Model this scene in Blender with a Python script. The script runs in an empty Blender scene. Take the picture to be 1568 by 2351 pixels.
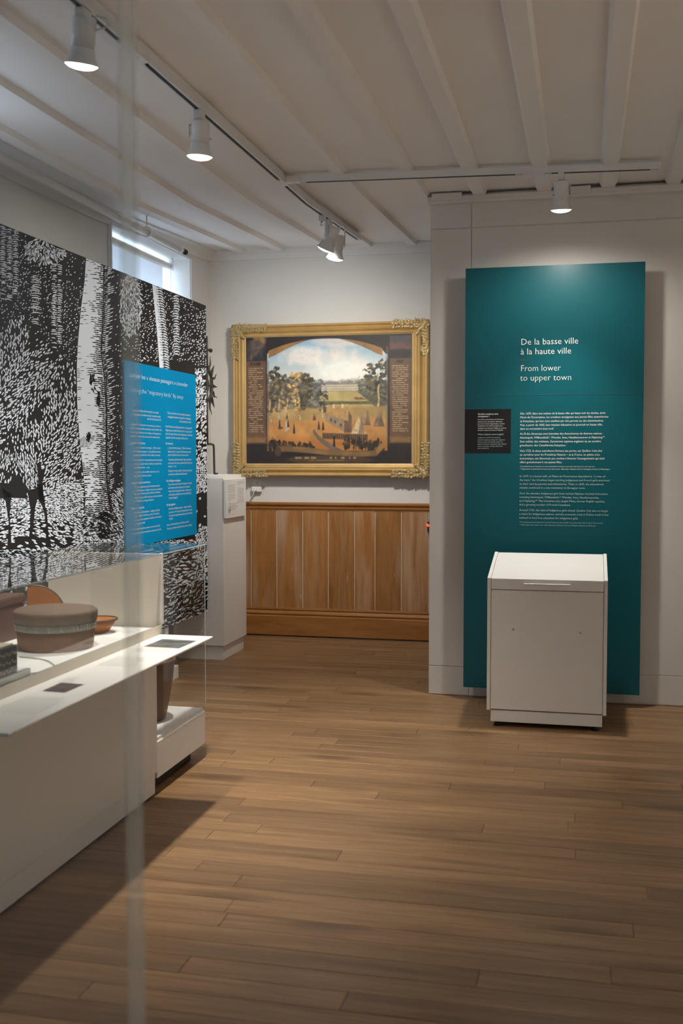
import bpy, bmesh, math, random
import numpy as np
from mathutils import Vector, Matrix

random.seed(7)
SC = bpy.context.scene
COL = SC.collection
PI = math.pi

# ------------------------------------------------------------------ camera
F_PX, PITCH, YAW, EYE = 2463.75, math.radians(2.8765), math.radians(12.9087), 1.5
FWD = Vector((-math.sin(YAW) * math.cos(PITCH), math.cos(YAW) * math.cos(PITCH), -math.sin(PITCH)))
RGT = Vector((math.cos(YAW), math.sin(YAW), 0))
UPV = RGT.cross(FWD)
cam = bpy.data.cameras.new('camera')
cam.sensor_fit = 'VERTICAL'
cam.sensor_height = 36
cam.lens = 36 * F_PX / 2351
cam.clip_start = 0.05
cam.dof.use_dof = True
cam.dof.focus_distance = 6.4
cam.dof.aperture_fstop = 2.9
camo = bpy.data.objects.new('camera', cam)
COL.objects.link(camo)
m = Matrix.Identity(4)
for i in range(3):
    m[i][0], m[i][1], m[i][2] = RGT[i], UPV[i], -FWD[i]
m.translation = (0, 0, EYE)
camo.matrix_world = m
SC.camera = camo

# ------------------------------------------------------------------ exposure, sky
SC.view_settings.view_transform = 'Standard'
SC.view_settings.look = 'None'
SC.view_settings.exposure = 0.0
SC.view_settings.gamma = 1
SC.view_settings.use_curve_mapping = False
w = bpy.data.worlds.new('sky')
SC.world = w
w.use_nodes = True
w.node_tree.nodes['Background'].inputs[0].default_value = (0.62, 0.78, 1.0, 1)
w.node_tree.nodes['Background'].inputs[1].default_value = 1.6

WARM = (1.0, 0.95, 0.86)
SPOT_W = 150


def area(name, loc, rot, sx, sy, power, color):
    l = bpy.data.lights.new(name, 'AREA')
    l.shape = 'RECTANGLE'
    l.size, l.size_y, l.energy, l.color = sx, sy, power, color
    o = bpy.data.objects.new(name, l)
    o.location, o.rotation_euler = loc, rot
    COL.objects.link(o)
    return o


# daylight in the three window openings (the two nearer ones are unseen, added for their light)
area('window_daylight', (-3.52, 7.5, 2.2), (0, -PI / 2, 0), 1.6, 1.4, 50, (0.6, 0.78, 1.0))
# (the second one is tilted up to brighten the ceiling)
area('window_daylight', (-3.40, 3.75, 1.95), Vector((0.80, 0, 0.60)).to_track_quat('-Z', 'Y').to_euler(), 1.3, 1.7, 28, (0.66, 0.81, 1.0))
area('window_daylight', (-1.9, -3.28, 2.1), (PI / 2, 0, 0), 1.4, 1.9, 7, (0.66, 0.81, 1.0))


def spot_light(name, loc, target, power, angle=70, blend=0.6, size=0.045, color=WARM):
    l = bpy.data.lights.new(name, 'SPOT')
    l.energy, l.color = power, color
    l.spot_size, l.spot_blend, l.shadow_soft_size = math.radians(angle), blend, size
    o = bpy.data.objects.new(name, l)
    o.location = loc
    d = Vector(target) - Vector(loc)
    o.rotation_euler = d.to_track_quat('-Z', 'Y').to_euler()
    COL.objects.link(o)
    return o


# ------------------------------------------------------------------ helpers
def at(px, py, axis, val):
    """point of the plane axis=val behind a pixel of the 1568x2351 photograph"""
    d = FWD * F_PX + RGT * (px - 784) - UPV * (py - 1175.5)
    i = 'xyz'.index(axis)
    o = Vector((0, 0, EYE))
    return o + d * ((val - o[i]) / d[i])


ORG = {}


def thing(name, label, cat, loc, group=None):
    o = bpy.data.objects.new(name, None)
    o.empty_display_size = 0.05
    o.location = loc
    COL.objects.link(o)
    o['label'] = label
    o['category'] = cat
    if group:
        o['group'] = group
    ORG[o] = Vector(loc)
    return o


def tag(o, label=None, cat=None, group=None, kind=None):
    for k, v in (('label', label), ('category', cat), ('group', group), ('kind', kind)):
        if v:
            o[k] = v
    return o


class MB:
    def __init__(self):
        self.v, self.f, self.sm = [], [], []

    def add(self, vs, fs, smooth=False):
        n = len(self.v)
        self.v += [Vector(p) for p in vs]
        self.f += [tuple(i + n for i in q) for q in fs]
        self.sm += [smooth] * len(fs)
        return self

    def box(self, x0, x1, y0, y1, z0, z1):
        vs = [(x, y, z) for z in (z0, z1) for y in (y0, y1) for x in (x0, x1)]
        return self.add(vs, [(0, 2, 3, 1), (4, 5, 7, 6), (0, 1, 5, 4), (2, 6, 7, 3), (0, 4, 6, 2), (1, 3, 7, 5)])

    def cbox(self, x0, x1, y0, y1, z0, z1, c=0.004):
        """box with chamfered edges (three slabs hull: 24 verts)"""
        X, Y, Z = (x0, x1), (y0, y1), (z0, z1)
        bm = bmesh.new()
        for ix in (0, 1):
            for iy in (0, 1):
                for iz in (0, 1):
                    sx, sy, sz = (1, -1)[ix] * c, (1, -1)[iy] * c, (1, -1)[iz] * c
                    bm.verts.new((X[ix], Y[iy] + sy, Z[iz] + sz))
                    bm.verts.new((X[ix] + sx, Y[iy], Z[iz] + sz))
                    bm.verts.new((X[ix] + sx, Y[iy] + sy, Z[iz]))
        r = bmesh.ops.convex_hull(bm, input=bm.verts)
        bmesh.ops.dissolve_limit(bm, angle_limit=0.01, verts=bm.verts, edges=bm.edges)
        return self.frombm(bm)

    def frombm(self, bm, smooth=False, mat=None):
        bm.verts.index_update()
        vs = [(mat @ v.co if mat else v.co.copy()) for v in bm.verts]
        fs = [tuple(v.index for v in f.verts) for f in bm.faces]
        bm.free()
        return self.add(vs, fs, smooth)

    def prism(self, pts, a0, a1, axis):
        """polygon pts (2D in the other two axes, in xyz order) extruded along axis"""
        def mk(p, a):
            return {'x': (a, p[0], p[1]), 'y': (p[0], a, p[1]), 'z': (p[0], p[1], a)}[axis]
        n = len(pts)
        vs = [mk(p, a0) for p in pts] + [mk(p, a1) for p in pts]
        fs = [tuple(range(n))[::-1], tuple(range(n, 2 * n))]
        fs += [(i, (i + 1) % n, n + (i + 1) % n, n + i) for i in range(n)]
        return self.add(vs, fs)

    def ring_loft(self, rings, closed=True, cap=True, smooth=True):
        n = len(rings[0])
        vs = [p for r in rings for p in r]
        fs = []
        for k in range(len(rings) - 1):
            for i in range(n if closed else n - 1):
                j = (i + 1) % n
                fs.append((k * n + i, k * n + j, (k + 1) * n + j, (k + 1) * n + i))
        self.add(vs, fs, smooth)
        if cap:
            b = len(self.v) - len(vs)
            self.f += [tuple(b + i for i in range(n))[::-1], tuple(b + (len(rings) - 1) * n + i for i in range(n))]
            self.sm += [False, False]
        return self

    def lathe(self, prof, origin=(0, 0, 0), axis=(0, 0, 1), n=32, cap=True, sx=1, sy=1, rot=0, wob=None):
        ax = Vector(axis).normalized()
        u = ax.orthogonal().normalized() if abs(ax.z) < 0.999 else Vector((1, 0, 0))
        v = ax.cross(u)
        o = Vector(origin)
        rings = []
        for r, h in prof:
            R = []
            for i in range(n):
                a = 2 * PI * i / n
                k = 1 + (wob(a, h) if wob else 0)
                x, y = r * sx * k * math.cos(a), r * sy * k * math.sin(a)
                x, y = x * math.cos(rot) - y * math.sin(rot), x * math.sin(rot) + y * math.cos(rot)
                R.append(o + u * x + v * y + ax * h)
            rings.append(R)
        return self.ring_loft(rings, True, cap)

    def tube(self, pts, r, n=8, closed=False, flat=1.0, up=None):
        pts = [Vector(p) for p in pts]
        rings = []
        N = len(pts)
        for i, p in enumerate(pts):
            if closed:
                t = pts[(i + 1) % N] - pts[i - 1]
            else:
                t = pts[min(i + 1, N - 1)] - pts[max(i - 1, 0)]
            t.normalize()
            ref = Vector(up) if up else (Vector((0, 0, 1)) if abs(t.z) < 0.9 else Vector((1, 0, 0)))
            s = t.cross(ref).normalized()
            q = s.cross(t)
            rr = r[i] if isinstance(r, (list, tuple)) else r
            rings.append([p + s * rr * math.cos(2 * PI * k / n) + q * rr * flat * math.sin(2 * PI * k / n) for k in range(n)])
        if closed:
            rings.append(rings[0])
            return self.ring_loft(rings, True, False)
        return self.ring_loft(rings, True, True)

    def build(self, name, mat, parent=None, bevel=0, seg=2, angle=True, origin=None):
        me = bpy.data.meshes.new(name)
        if parent is not None:
            org = ORG[parent]
        elif origin is not None:
            org = Vector(origin)
        else:
            xs = [p.x for p in self.v]; ys = [p.y for p in self.v]; zs = [p.z for p in self.v]
            org = Vector(((min(xs) + max(xs)) / 2, (min(ys) + max(ys)) / 2, min(zs)))
        me.from_pydata([p - org for p in self.v], [], self.f)
        for p, s in zip(me.polygons, self.sm):
            p.use_smooth = s
        bm = bmesh.new()
        bm.from_mesh(me)
        if len(self.v) < 20000:
            bmesh.ops.recalc_face_normals(bm, faces=bm.faces)
        if bevel:
            es = [e for e in bm.edges if len(e.link_faces) == 2 and e.calc_face_angle(0) > 0.6]
            bmesh.ops.bevel(bm, geom=es, offset=bevel, segments=seg, profile=0.6, affect='EDGES', clamp_overlap=True)
        bm.to_mesh(me)
        bm.free()
        if mat is not None:
            me.materials.append(mat)
        o = bpy.data.objects.new(name, me)
        COL.objects.link(o)
        if parent is not None:
            o.parent = parent
        else:
            o.location = org
        ORG[o] = org
        return o


def struct(o, label=None, cat=None):
    o['kind'] = 'structure'
    if label:
        o['label'] = label
    if cat:
        o['category'] = cat
    return o


# ------------------------------------------------------------------ materials
def new_mat(name):
    M = bpy.data.materials.new(name)
    M.use_nodes = True
    nt = M.node_tree
    return M, nt, nt.nodes['Principled BSDF'], nt.nodes['Material Output']


def plain(name, col, rough=0.5, metal=0.0, noise=0.0, nscale=20, bump=0.0, spec=0.5):
    M, nt, b, out = new_mat(name)
    b.inputs['Roughness'].default_value = rough
    b.inputs['Metallic'].default_value = metal
    b.inputs['Specular IOR Level'].default_value = spec
    b.inputs['Base Color'].default_value = (*col, 1)
    if noise or bump:
        g = nt.nodes.new('ShaderNodeNewGeometry')
        n = nt.nodes.new('ShaderNodeTexNoise')
        n.inputs['Scale'].default_value = nscale
        n.inputs['Detail'].default_value = 4
        nt.links.new(g.outputs['Position'], n.inputs['Vector'])
        if noise:
            mx = nt.nodes.new('ShaderNodeMix')
            mx.data_type = 'RGBA'
            mx.inputs['A'].default_value = (*[c * (1 - noise) for c in col], 1)
            mx.inputs['B'].default_value = (*[min(1, c * (1 + noise)) for c in col], 1)
            nt.links.new(n.outputs['Fac'], mx.inputs['Factor'])
            nt.links.new(mx.outputs['Result'], b.inputs['Base Color'])
        if bump:
            bp = nt.nodes.new('ShaderNodeBump')
            bp.inputs['Strength'].default_value = bump
            bp.inputs['Distance'].default_value = 0.004
            nt.links.new(n.outputs['Fac'], bp.inputs['Height'])
            nt.links.new(bp.outputs['Normal'], b.inputs['Normal'])
    return M


def emit(name, col, s):
    M, nt, b, out = new_mat(name)
    b.inputs['Base Color'].default_value = (*col, 1)
    b.inputs['Emission Color'].default_value = (*col, 1)
    b.inputs['Emission Strength'].default_value = s
    return M


def glass(name, tint=(0.995, 0.998, 0.995), haze=0.0, refl=1.0):
    """thin clear pane: Schlick mirror reflection over a straight-through pane"""
    M, nt, b, out = new_mat(name)
    nt.nodes.remove(b)
    N, L = nt.nodes.new, nt.links.new
    g = N('ShaderNodeNewGeometry')
    dot = N('ShaderNodeVectorMath'); dot.operation = 'DOT_PRODUCT'
    L(g.outputs['Incoming'], dot.inputs[0]); L(g.outputs['Normal'], dot.inputs[1])
    ab = N('ShaderNodeMath'); ab.operation = 'ABSOLUTE'; L(dot.outputs['Value'], ab.inputs[0])
    om = N('ShaderNodeMath'); om.operation = 'SUBTRACT'; om.inputs[0].default_value = 1; L(ab.outputs[0], om.inputs[1])
    pw = N('ShaderNodeMath'); pw.operation = 'POWER'; pw.inputs[1].default_value = 5; L(om.outputs[0], pw.inputs[0])
    ma = N('ShaderNodeMath'); ma.operation = 'MULTIPLY_ADD'
    ma.inputs[1].default_value = 0.96 * refl; ma.inputs[2].default_value = 0.04 * refl; L(pw.outputs[0], ma.inputs[0])
    tr = N('ShaderNodeBsdfTransparent'); tr.inputs[0].default_value = (*tint, 1)
    gl = N('ShaderNodeBsdfGlossy'); gl.inputs['Roughness'].default_value = 0.0
    mx = N('ShaderNodeMixShader')
    L(ma.outputs[0], mx.inputs[0]); L(tr.outputs[0], mx.inputs[1]); L(gl.outputs[0], mx.inputs[2])
    last = mx
    if haze:
        df = N('ShaderNodeBsdfDiffuse'); df.inputs[0].default_value = (0.8, 0.82, 0.82, 1)
        m2 = N('ShaderNodeMixShader'); m2.inputs[0].default_value = haze
        L(mx.outputs[0], m2.inputs[1]); L(df.outputs[0], m2.inputs[2])
        last = m2
    L(last.outputs[0], out.inputs[0])
    return M


def wood(name, dark, mid, light, axis, rough=0.42, stretch=14, var=0.5, knots=0.25, bump=0.15, whitewash=0.0):
    """board grain running along a world axis, each object shifted by its own random value"""
    M, nt, b, out = new_mat(name)
    N, L = nt.nodes.new, nt.links.new
    g = N('ShaderNodeNewGeometry')
    oi = N('ShaderNodeObjectInfo')
    sc = N('ShaderNodeVectorMath'); sc.operation = 'MULTIPLY'
    s = [stretch] * 3
    s['xyz'.index(axis)] = 1.0
    sc.inputs[1].default_value = s
    L(g.outputs['Position'], sc.inputs[0])
    off = N('ShaderNodeVectorMath'); off.operation = 'SCALE'
    off.inputs[0].default_value = (37, 53, 71)
    L(oi.outputs['Random'], off.inputs['Scale'])
    ad = N('ShaderNodeVectorMath'); L(sc.outputs[0], ad.inputs[0]); L(off.outputs[0], ad.inputs[1])
    n1 = N('ShaderNodeTexNoise'); n1.inputs['Scale'].default_value = 1.6; n1.inputs['Detail'].default_value = 6
    n1.inputs['Roughness'].default_value = 0.62; n1.inputs['Distortion'].default_value = 0.5
    L(ad.outputs[0], n1.inputs['Vector'])
    n2 = N('ShaderNodeTexNoise'); n2.inputs['Scale'].default_value = 7; n2.inputs['Detail'].default_value = 3
    L(ad.outputs[0], n2.inputs['Vector'])
    r = N('ShaderNodeValToRGB')
    r.color_ramp.elements[0].position, r.color_ramp.elements[0].color = 0.28, (*dark, 1)
    r.color_ramp.elements[1].position, r.color_ramp.elements[1].color = 0.72, (*light, 1)
    e = r.color_ramp.elements.new(0.5); e.color = (*mid, 1)
    mxf = N('ShaderNodeMix'); mxf.inputs['Factor'].default_value = 0.3
    L(n1.outputs['Fac'], mxf.inputs['A']); L(n2.outputs['Fac'], mxf.inputs['B'])
    L(mxf.outputs['Result'], r.inputs[0])
    hv = N('ShaderNodeHueSaturation')
    mr = N('ShaderNodeMapRange')
    mr.inputs['To Min'].default_value = 1 - var * 0.5; mr.inputs['To Max'].default_value = 1 + var * 0.5
    L(oi.outputs['Random'], mr.inputs['Value'])
    L(mr.outputs[0], hv.inputs['Value']); L(r.outputs[0], hv.inputs['Color'])
    col = hv.outputs[0]
    if knots:
        vo = N('ShaderNodeTexVoronoi'); vo.inputs['Scale'].default_value = 0.62
        s2 = N('ShaderNodeVectorMath'); s2.operation = 'MULTIPLY'
        k2 = [5.5] * 3; k2['xyz'.index(axis)] = 2.0
        s2.inputs[1].default_value = k2
        L(g.outputs['Position'], s2.inputs[0])
        a2 = N('ShaderNodeVectorMath'); L(s2.outputs[0], a2.inputs[0]); L(off.outputs[0], a2.inputs[1])
        L(a2.outputs[0], vo.inputs['Vector'])
        kr = N('ShaderNodeMapRange'); kr.inputs['From Min'].default_value = 0.07; kr.inputs['From Max'].default_value = 0.24
        kr.inputs['To Min'].default_value = knots; kr.inputs['To Max'].default_value = 0
        L(vo.outputs['Distance'], kr.inputs['Value'])
        mk = N('ShaderNodeMix'); mk.data_type = 'RGBA'
        mk.inputs['B'].default_value = (dark[0] * 0.35, dark[1] * 0.3, dark[2] * 0.3, 1)
        L(kr.outputs[0], mk.inputs['Factor']); L(col, mk.inputs['A'])
        col = mk.outputs['Result']
    if whitewash:
        n3 = N('ShaderNodeTexNoise'); n3.inputs['Scale'].default_value = 0.9; n3.inputs['Detail'].default_value = 5
        L(ad.outputs[0], n3.inputs['Vector'])
        wr = N('ShaderNodeMapRange'); wr.inputs['From Min'].default_value = 0.5; wr.inputs['From Max'].default_value = 0.75
        wr.inputs['To Max'].default_value = whitewash
        L(n3.outputs['Fac'], wr.inputs['Value'])
        mw = N('ShaderNodeMix'); mw.data_type = 'RGBA'; mw.inputs['B'].default_value = (0.62, 0.5, 0.38, 1)
        L(wr.outputs[0], mw.inputs['Factor']); L(col, mw.inputs['A'])
        col = mw.outputs['Result']
        # flecks of old white paint
        vf = N('ShaderNodeTexNoise'); vf.inputs['Scale'].default_value = 4.5; vf.inputs['Detail'].default_value = 2
        L(ad.outputs[0], vf.inputs['Vector'])
        fr = N('ShaderNodeMapRange'); fr.inputs['From Min'].default_value = 0.74; fr.inputs['From Max'].default_value = 0.79
        fr.inputs['To Max'].default_value = 0.8
        L(vf.outputs['Fac'], fr.inputs['Value'])
        mf = N('ShaderNodeMix'); mf.data_type = 'RGBA'; mf.inputs['B'].default_value = (0.75, 0.68, 0.58, 1)
        L(fr.outputs[0], mf.inputs['Factor']); L(col, mf.inputs['A'])
        col = mf.outputs['Result']
    L(col, b.inputs['Base Color'])
    b.inputs['Roughness'].default_value = rough
    b.inputs['Specular IOR Level'].default_value = 0.35
    bp = N('ShaderNodeBump'); bp.inputs['Strength'].default_value = bump; bp.inputs['Distance'].default_value = 0.002
    L(mxf.outputs['Result'], bp.inputs['Height']); L(bp.outputs[0], b.inputs['Normal'])
    return M


M_WALL = plain('painted_wall', (0.70, 0.68, 0.645), 0.75, noise=0.03, nscale=3, bump=0.04)
M_CEIL = plain('painted_ceiling', (0.84, 0.81, 0.785), 0.6, noise=0.04, nscale=2.2, bump=0.08)
M_PART = plain('satin_partition_paint', (0.70, 0.675, 0.64), 0.55, noise=0.02, nscale=4)
M_TRIM = plain('glossy_trim_paint', (0.70, 0.68, 0.65), 0.45, noise=0.03, nscale=5, bump=0.05)
M_FLOOR = wood('oak_plank', (0.150, 0.080, 0.034), (0.25, 0.141, 0.066), (0.37, 0.225, 0.115), 'x', rough=0.40, var=0.34, knots=0.5, stretch=16)
M_GAP = plain('dark_joint', (0.05, 0.03, 0.018), 0.9)
M_PINE = wood('old_pine', (0.24, 0.098, 0.025), (0.345, 0.150, 0.042), (0.44, 0.215, 0.072), 'z', rough=0.5, var=0.22, knots=0.5, stretch=11, whitewash=0.55)
M_PINEX = wood('pine_moulding', (0.24, 0.095, 0.020), (0.345, 0.145, 0.038), (0.43, 0.20, 0.062), 'x', rough=0.42, var=0.1, knots=0.8, stretch=9)
M_CREAM = plain('old_cream_filler', (0.62, 0.52, 0.38), 0.8, noise=0.25, nscale=30)
M_WHITE = plain('white_laminate', (0.78, 0.755, 0.72), 0.42, noise=0.015, nscale=6)
M_WHITE2 = plain('white_lacquer', (0.80, 0.785, 0.76), 0.3)
M_DECK = plain('white_deck', (0.90, 0.885, 0.865), 0.4)
M_CASE = plain('case_enamel', (0.74, 0.715, 0.68), 0.38)
M_BEIGE = plain('case_backing_cloth', (0.68, 0.62, 0.52), 0.8, noise=0.03, nscale=40)
M_METALW = plain('white_powder_coat', (0.74, 0.74, 0.74), 0.35)
M_TEAL = plain('teal_print', (0.002, 0.090, 0.112), 0.36, noise=0.03, nscale=8, spec=0.4)
M_BLUE = plain('blue_print', (0.001, 0.255, 0.53), 0.6, spec=0.03)
M_BLACK = plain('black_print', (0.008, 0.007, 0.007), 0.45)
M_INK = plain('mural_black', (0.012, 0.0095, 0.009), 0.45, spec=0.12)
M_INKW = plain('mural_white', (0.80, 0.86, 0.96), 0.5, spec=0.2)
M_TXT = plain('white_lettering', (0.80, 0.80, 0.78), 0.5)
M_TXT2 = plain('grey_lettering', (0.42, 0.55, 0.56), 0.5)
M_TXTG = plain('label_grey_ink', (0.40, 0.38, 0.36), 0.6)
M_RED = plain('red_rule', (0.25, 0.05, 0.04), 0.5)
M_IRON = plain('wrought_iron', (0.035, 0.03, 0.026), 0.6, noise=0.3, nscale=60, bump=0.3)
M_DARK = plain('dark_slot', (0.02, 0.02, 0.02), 0.6)
M_STEEL = plain('brushed_steel', (0.55, 0.54, 0.52), 0.35, metal=0.9)
M_LAMP = emit('lamp_lens', (1.0, 0.95, 0.86), 9)
M_LED = emit('red_led', (1.0, 0.03, 0.02), 4)
M_SPR = plain('red_bulb', (0.5, 0.02, 0.02), 0.2)
M_GLASS = glass('case_glass')
M_PANE = glass('window_glass')
M_SCREEN = glass('near_glass', tint=(0.97, 0.98, 0.98), haze=0.05, refl=1.0)  # diffuse haze stands in for the veil of reflected light
M_GOLD = plain('gilt_frame', (0.58, 0.39, 0.155), 0.5, metal=0.35, noise=0.22, nscale=9, bump=0.12)
M_GOLD2 = plain('gilt_ornament', (0.44, 0.32, 0.15), 0.45, metal=0.4, noise=0.35, nscale=45, bump=0.5)
M_BARK = plain('birch_bark', (0.155, 0.098, 0.064), 0.75, noise=0.25, nscale=25, bump=0.3)
M_BARKL = plain('bark_side', (0.24, 0.115, 0.058), 0.6, noise=0.3, nscale=12, bump=0.2)
M_ORANGE = plain('orange_bark', (0.42, 0.15, 0.03), 0.4, noise=0.3, nscale=22, bump=0.2)
M_BROWN = plain('brown_leather', (0.10, 0.045, 0.028), 0.55, noise=0.25, nscale=18, bump=0.2)
M_QUILL = plain('pale_quill', (0.55, 0.46, 0.34), 0.6, noise=0.2, nscale=60)
M_QUILLB = plain('blue_quill', (0.24, 0.24, 0.20), 0.6, noise=0.3, nscale=60)
M_BLKBASK = plain('black_basket', (0.025, 0.022, 0.018), 0.7, noise=0.3, nscale=60, bump=0.3)
M_WIRE = plain('pale_wire', (0.42, 0.42, 0.36), 0.4)


def translucent(name, col, fac):
    M, nt, b, out = new_mat(name)
    b.inputs['Base Color'].default_value = (*col, 1)
    b.inputs['Roughness'].default_value = 0.9
    t = nt.nodes.new('ShaderNodeBsdfTranslucent'); t.inputs[0].default_value = (*col, 1)
    mx = nt.nodes.new('ShaderNodeMixShader'); mx.inputs[0].default_value = fac
    nt.links.new(b.outputs[0], mx.inputs[1]); nt.links.new(t.outputs[0], mx.inputs[2])
    nt.links.new(mx.outputs[0], out.inputs[0])
    return M


def edge_glass(name):
    M, nt, b, out = new_mat(name)
    b.inputs['Base Color'].default_value = (0.85, 0.86, 0.82, 1)
    b.inputs['Roughness'].default_value = 0.4
    tl = nt.nodes.new('ShaderNodeBsdfTranslucent'); tl.inputs[0].default_value = (0.92, 0.94, 0.90, 1)
    m1 = nt.nodes.new('ShaderNodeMixShader'); m1.inputs[0].default_value = 0.6
    nt.links.new(b.outputs[0], m1.inputs[1]); nt.links.new(tl.outputs[0], m1.inputs[2])
    t = nt.nodes.new('ShaderNodeBsdfTransparent'); t.inputs[0].default_value = (0.98, 0.99, 0.98, 1)
    mx = nt.nodes.new('ShaderNodeMixShader'); mx.inputs[0].default_value = 0.72
    nt.links.new(m1.outputs[0], mx.inputs[1]); nt.links.new(t.outputs[0], mx.inputs[2])
    nt.links.new(mx.outputs[0], out.inputs[0])
    return M


M_BLIND = translucent('blind_fabric', (0.74, 0.75, 0.76), 0.45)
M_EDGE = edge_glass('ground_glass_edge')

# ------------------------------------------------------------------ room dimensions
XL, YB, YP, XP = -3.134, 8.70, 6.72, -0.971   # left wall, back wall, partition plane, partition end
XR, YN = 2.7, -3.2                            # right wall and the wall behind the camera


def zc(y):
    return 3.0816 + 0.0072 * y if y < 6.5 else 3.1284 + (y - 6.5) * (3.245 - 3.1284) / 2.2


# ------------------------------------------------------------------ floor
floor = struct(MB().box(XL - 0.45, XR + 0.1, YN - 0.1, YB + 0.1, -0.08, -0.004).build('floor', M_GAP), 'floor of long brown oak planks', 'floor')
ORG[floor] = Vector(floor.location)
unit = bpy.data.meshes.new('plank')
_b = bmesh.new()
bmesh.ops.create_cube(_b, size=1)
bmesh.ops.scale(_b, vec=(1, 0.1046, 0.012), verts=_b.verts)
bmesh.ops.bevel(_b, geom=[e for e in _b.edges if all(v.co.z > 0 for v in e.verts)], offset=0.0012, segments=1, affect='EDGES')
_b.to_mesh(unit); _b.free()
unit.materials.append(M_FLOOR)
PW = 0.1058
rng = random.Random(3)
y = 2.35
row = 0
spare = []
while y < YB:
    xl = max(XL, -0.42 - y * 0.53)
    xr = min(XR, 0.12 + y * 0.10) if y < YP + 0.1 else 0.2
    x = xl - rng.uniform(0, 0.9)
    spare.append((XL, min(x, XL) if x < XL else x, y))
    while x < xr:
        ln = rng.choice((1.2, 1.5, 1.8, 2.1)) * rng.uniform(0.92, 1.05)
        x0, x1 = max(x, XL), min(x + ln, XR)
        if x1 - x0 > 0.05:
            o = bpy.data.objects.new('plank', unit)
            o.parent = floor
            o.location = Vector(((x0 + x1) / 2, y + PW / 2, -0.006 - rng.uniform(0, 0.0005))) - ORG[floor]
            o.scale = (x1 - x0 - 0.0012, min(1, (YB - y) / PW), 1)
            COL.objects.link(o)
        x += ln
    spare.append((x, XR if y < YP + 0.1 else 0.5, y))
    y += PW
    row += 1
# the rest of the boards, out of the frame, as one part
mb = MB()
for x0, x1, yy in spare:
    while x1 - x0 > 0.05:
        x2 = min(x0 + rng.uniform(1.2, 2.0), x1)
        mb.box(x0, x2 - 0.0012, yy + 0.0006, min(yy + PW - 0.0006, YB), -0.012, -0.0003)
        x0 = x2
yy = YN
while yy < 2.34:
    x0 = XL - rng.uniform(0, 1)
    while x0 < XR:
        x2 = x0 + rng.uniform(1.2, 2.0)
        mb.box(max(x0, XL), min(x2, XR) - 0.0012, yy + 0.0006, min(yy + PW - 0.0006, 2.349), -0.012, -0.0003)
        x0 = x2
    yy += PW
rest = mb.build('plank', M_FLOOR, floor)
rest['kind'] = 'stuff'

# ------------------------------------------------------------------ ceiling
mb = MB()
ys = [YN, 6.5, YB + 0.05]
for a, b in zip(ys[:-1], ys[1:]):
    x0, x1 = XL - 0.1, XR + 0.1
    mb.add([(x0, a, zc(a)), (x1, a, zc(a)), (x1, b, zc(b)), (x0, b, zc(b)), (x0, a, 3.4), (x1, a, 3.4), (x1, b, 3.4), (x0, b, 3.4)],
           [(3, 2, 1, 0), (4, 5, 6, 7), (0, 1, 5, 4), (1, 2, 6, 5), (2, 3, 7, 6), (3, 0, 4, 7)])
ceil = struct(mb.build('ceiling', M_CEIL), 'low white board ceiling with raised battens', 'ceiling')


def batten(x0, x1, y0, y1, drop=0.028, ch=0.015):
    sec = [(x0, 0.002), (x0 + ch, -drop), (x1 - ch, -drop), (x1, 0.002)]
    rings = []
    for yy in [t for t in (y0, 6.5, y1) if y0 <= t <= y1]:
        sh = -0.0034 * yy
        rings.append([Vector((px + sh, yy, zc(yy) + dz)) for px, dz in sec])
    b_ = MB()
    b_.ring_loft(rings, True, True, smooth=False)
    return b_.build('batten', M_CEIL, ceil)


BX = [(-2.875, -2.761), (-2.537, -2.423), (-2.144, -2.033), (-1.79, -1.685), (-1.415, -1.322), (-1.042, -0.946), (-0.693, -0.589),
      (-0.306, -0.197), (0.072, 0.176), (0.444, 0.548), (0.816, 0.92), (1.19, 1.29), (1.56, 1.66), (1.93, 2.03)]
for a, b in BX:
    batten(a, b, YN, YB - 0.03 if b < -0.9 else YP - 0.05)

# ------------------------------------------------------------------ walls
mb = MB()
WY0, WY1, WZ0, WZ1 = 6.75, 8.22, 1.0, 3.094      # window_1 opening
W2 = (3.1, 4.4, 1.05, 2.95)  # opening of the unseen window added to light the ceiling
TH = 0.42
for (a, b, c, d) in ((YN, W2[0], 0, 3.35), (W2[0], W2[1], 0, W2[2]), (W2[0], W2[1], W2[3], 3.35), (W2[1], WY0, 0, 3.35),
                     (WY0, WY1, 0, WZ0), (WY0, WY1, WZ1, 3.35), (WY1, YB + 0.1, 0, 3.35)):
    mb.box(XL - TH, XL, a, b, c, d)
struct(mb.build('wall_left', M_WALL), 'plain white plaster wall with the window', 'wall')
mb = MB().box(XL - 0.1, XP + 1.6, YB, YB + 0.15, 0, 3.35)
wall_back = struct(mb.build('wall_back', M_WALL), 'warm white back wall behind the painting', 'wall')
struct(MB().box(XR, XR + 0.15, YN, YP + 0.3, 0, 3.3).build('wall_right', M_WALL), 'white side wall', 'wall')
mb = MB()
W3 = (-2.6, -1.2, 1.15, 3.0)
mb.box(XL, W3[0], YN - 0.15, YN, 0, 3.3).box(W3[1], XR, YN - 0.15, YN, 0, 3.3)
mb.box(W3[0], W3[1], YN - 0.15, YN, 0, W3[2]).box(W3[0], W3[1], YN - 0.15, YN, W3[3], 3.3)
struct(mb.build('wall_rear', M_WALL), 'white wall behind the viewer', 'wall')
struct(MB().box(0.55, 0.7, YP + 0.1, YB, 0, 3.3).build('wall_passage', M_WALL), 'white wall closing the passage behind the partition', 'wall')

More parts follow.
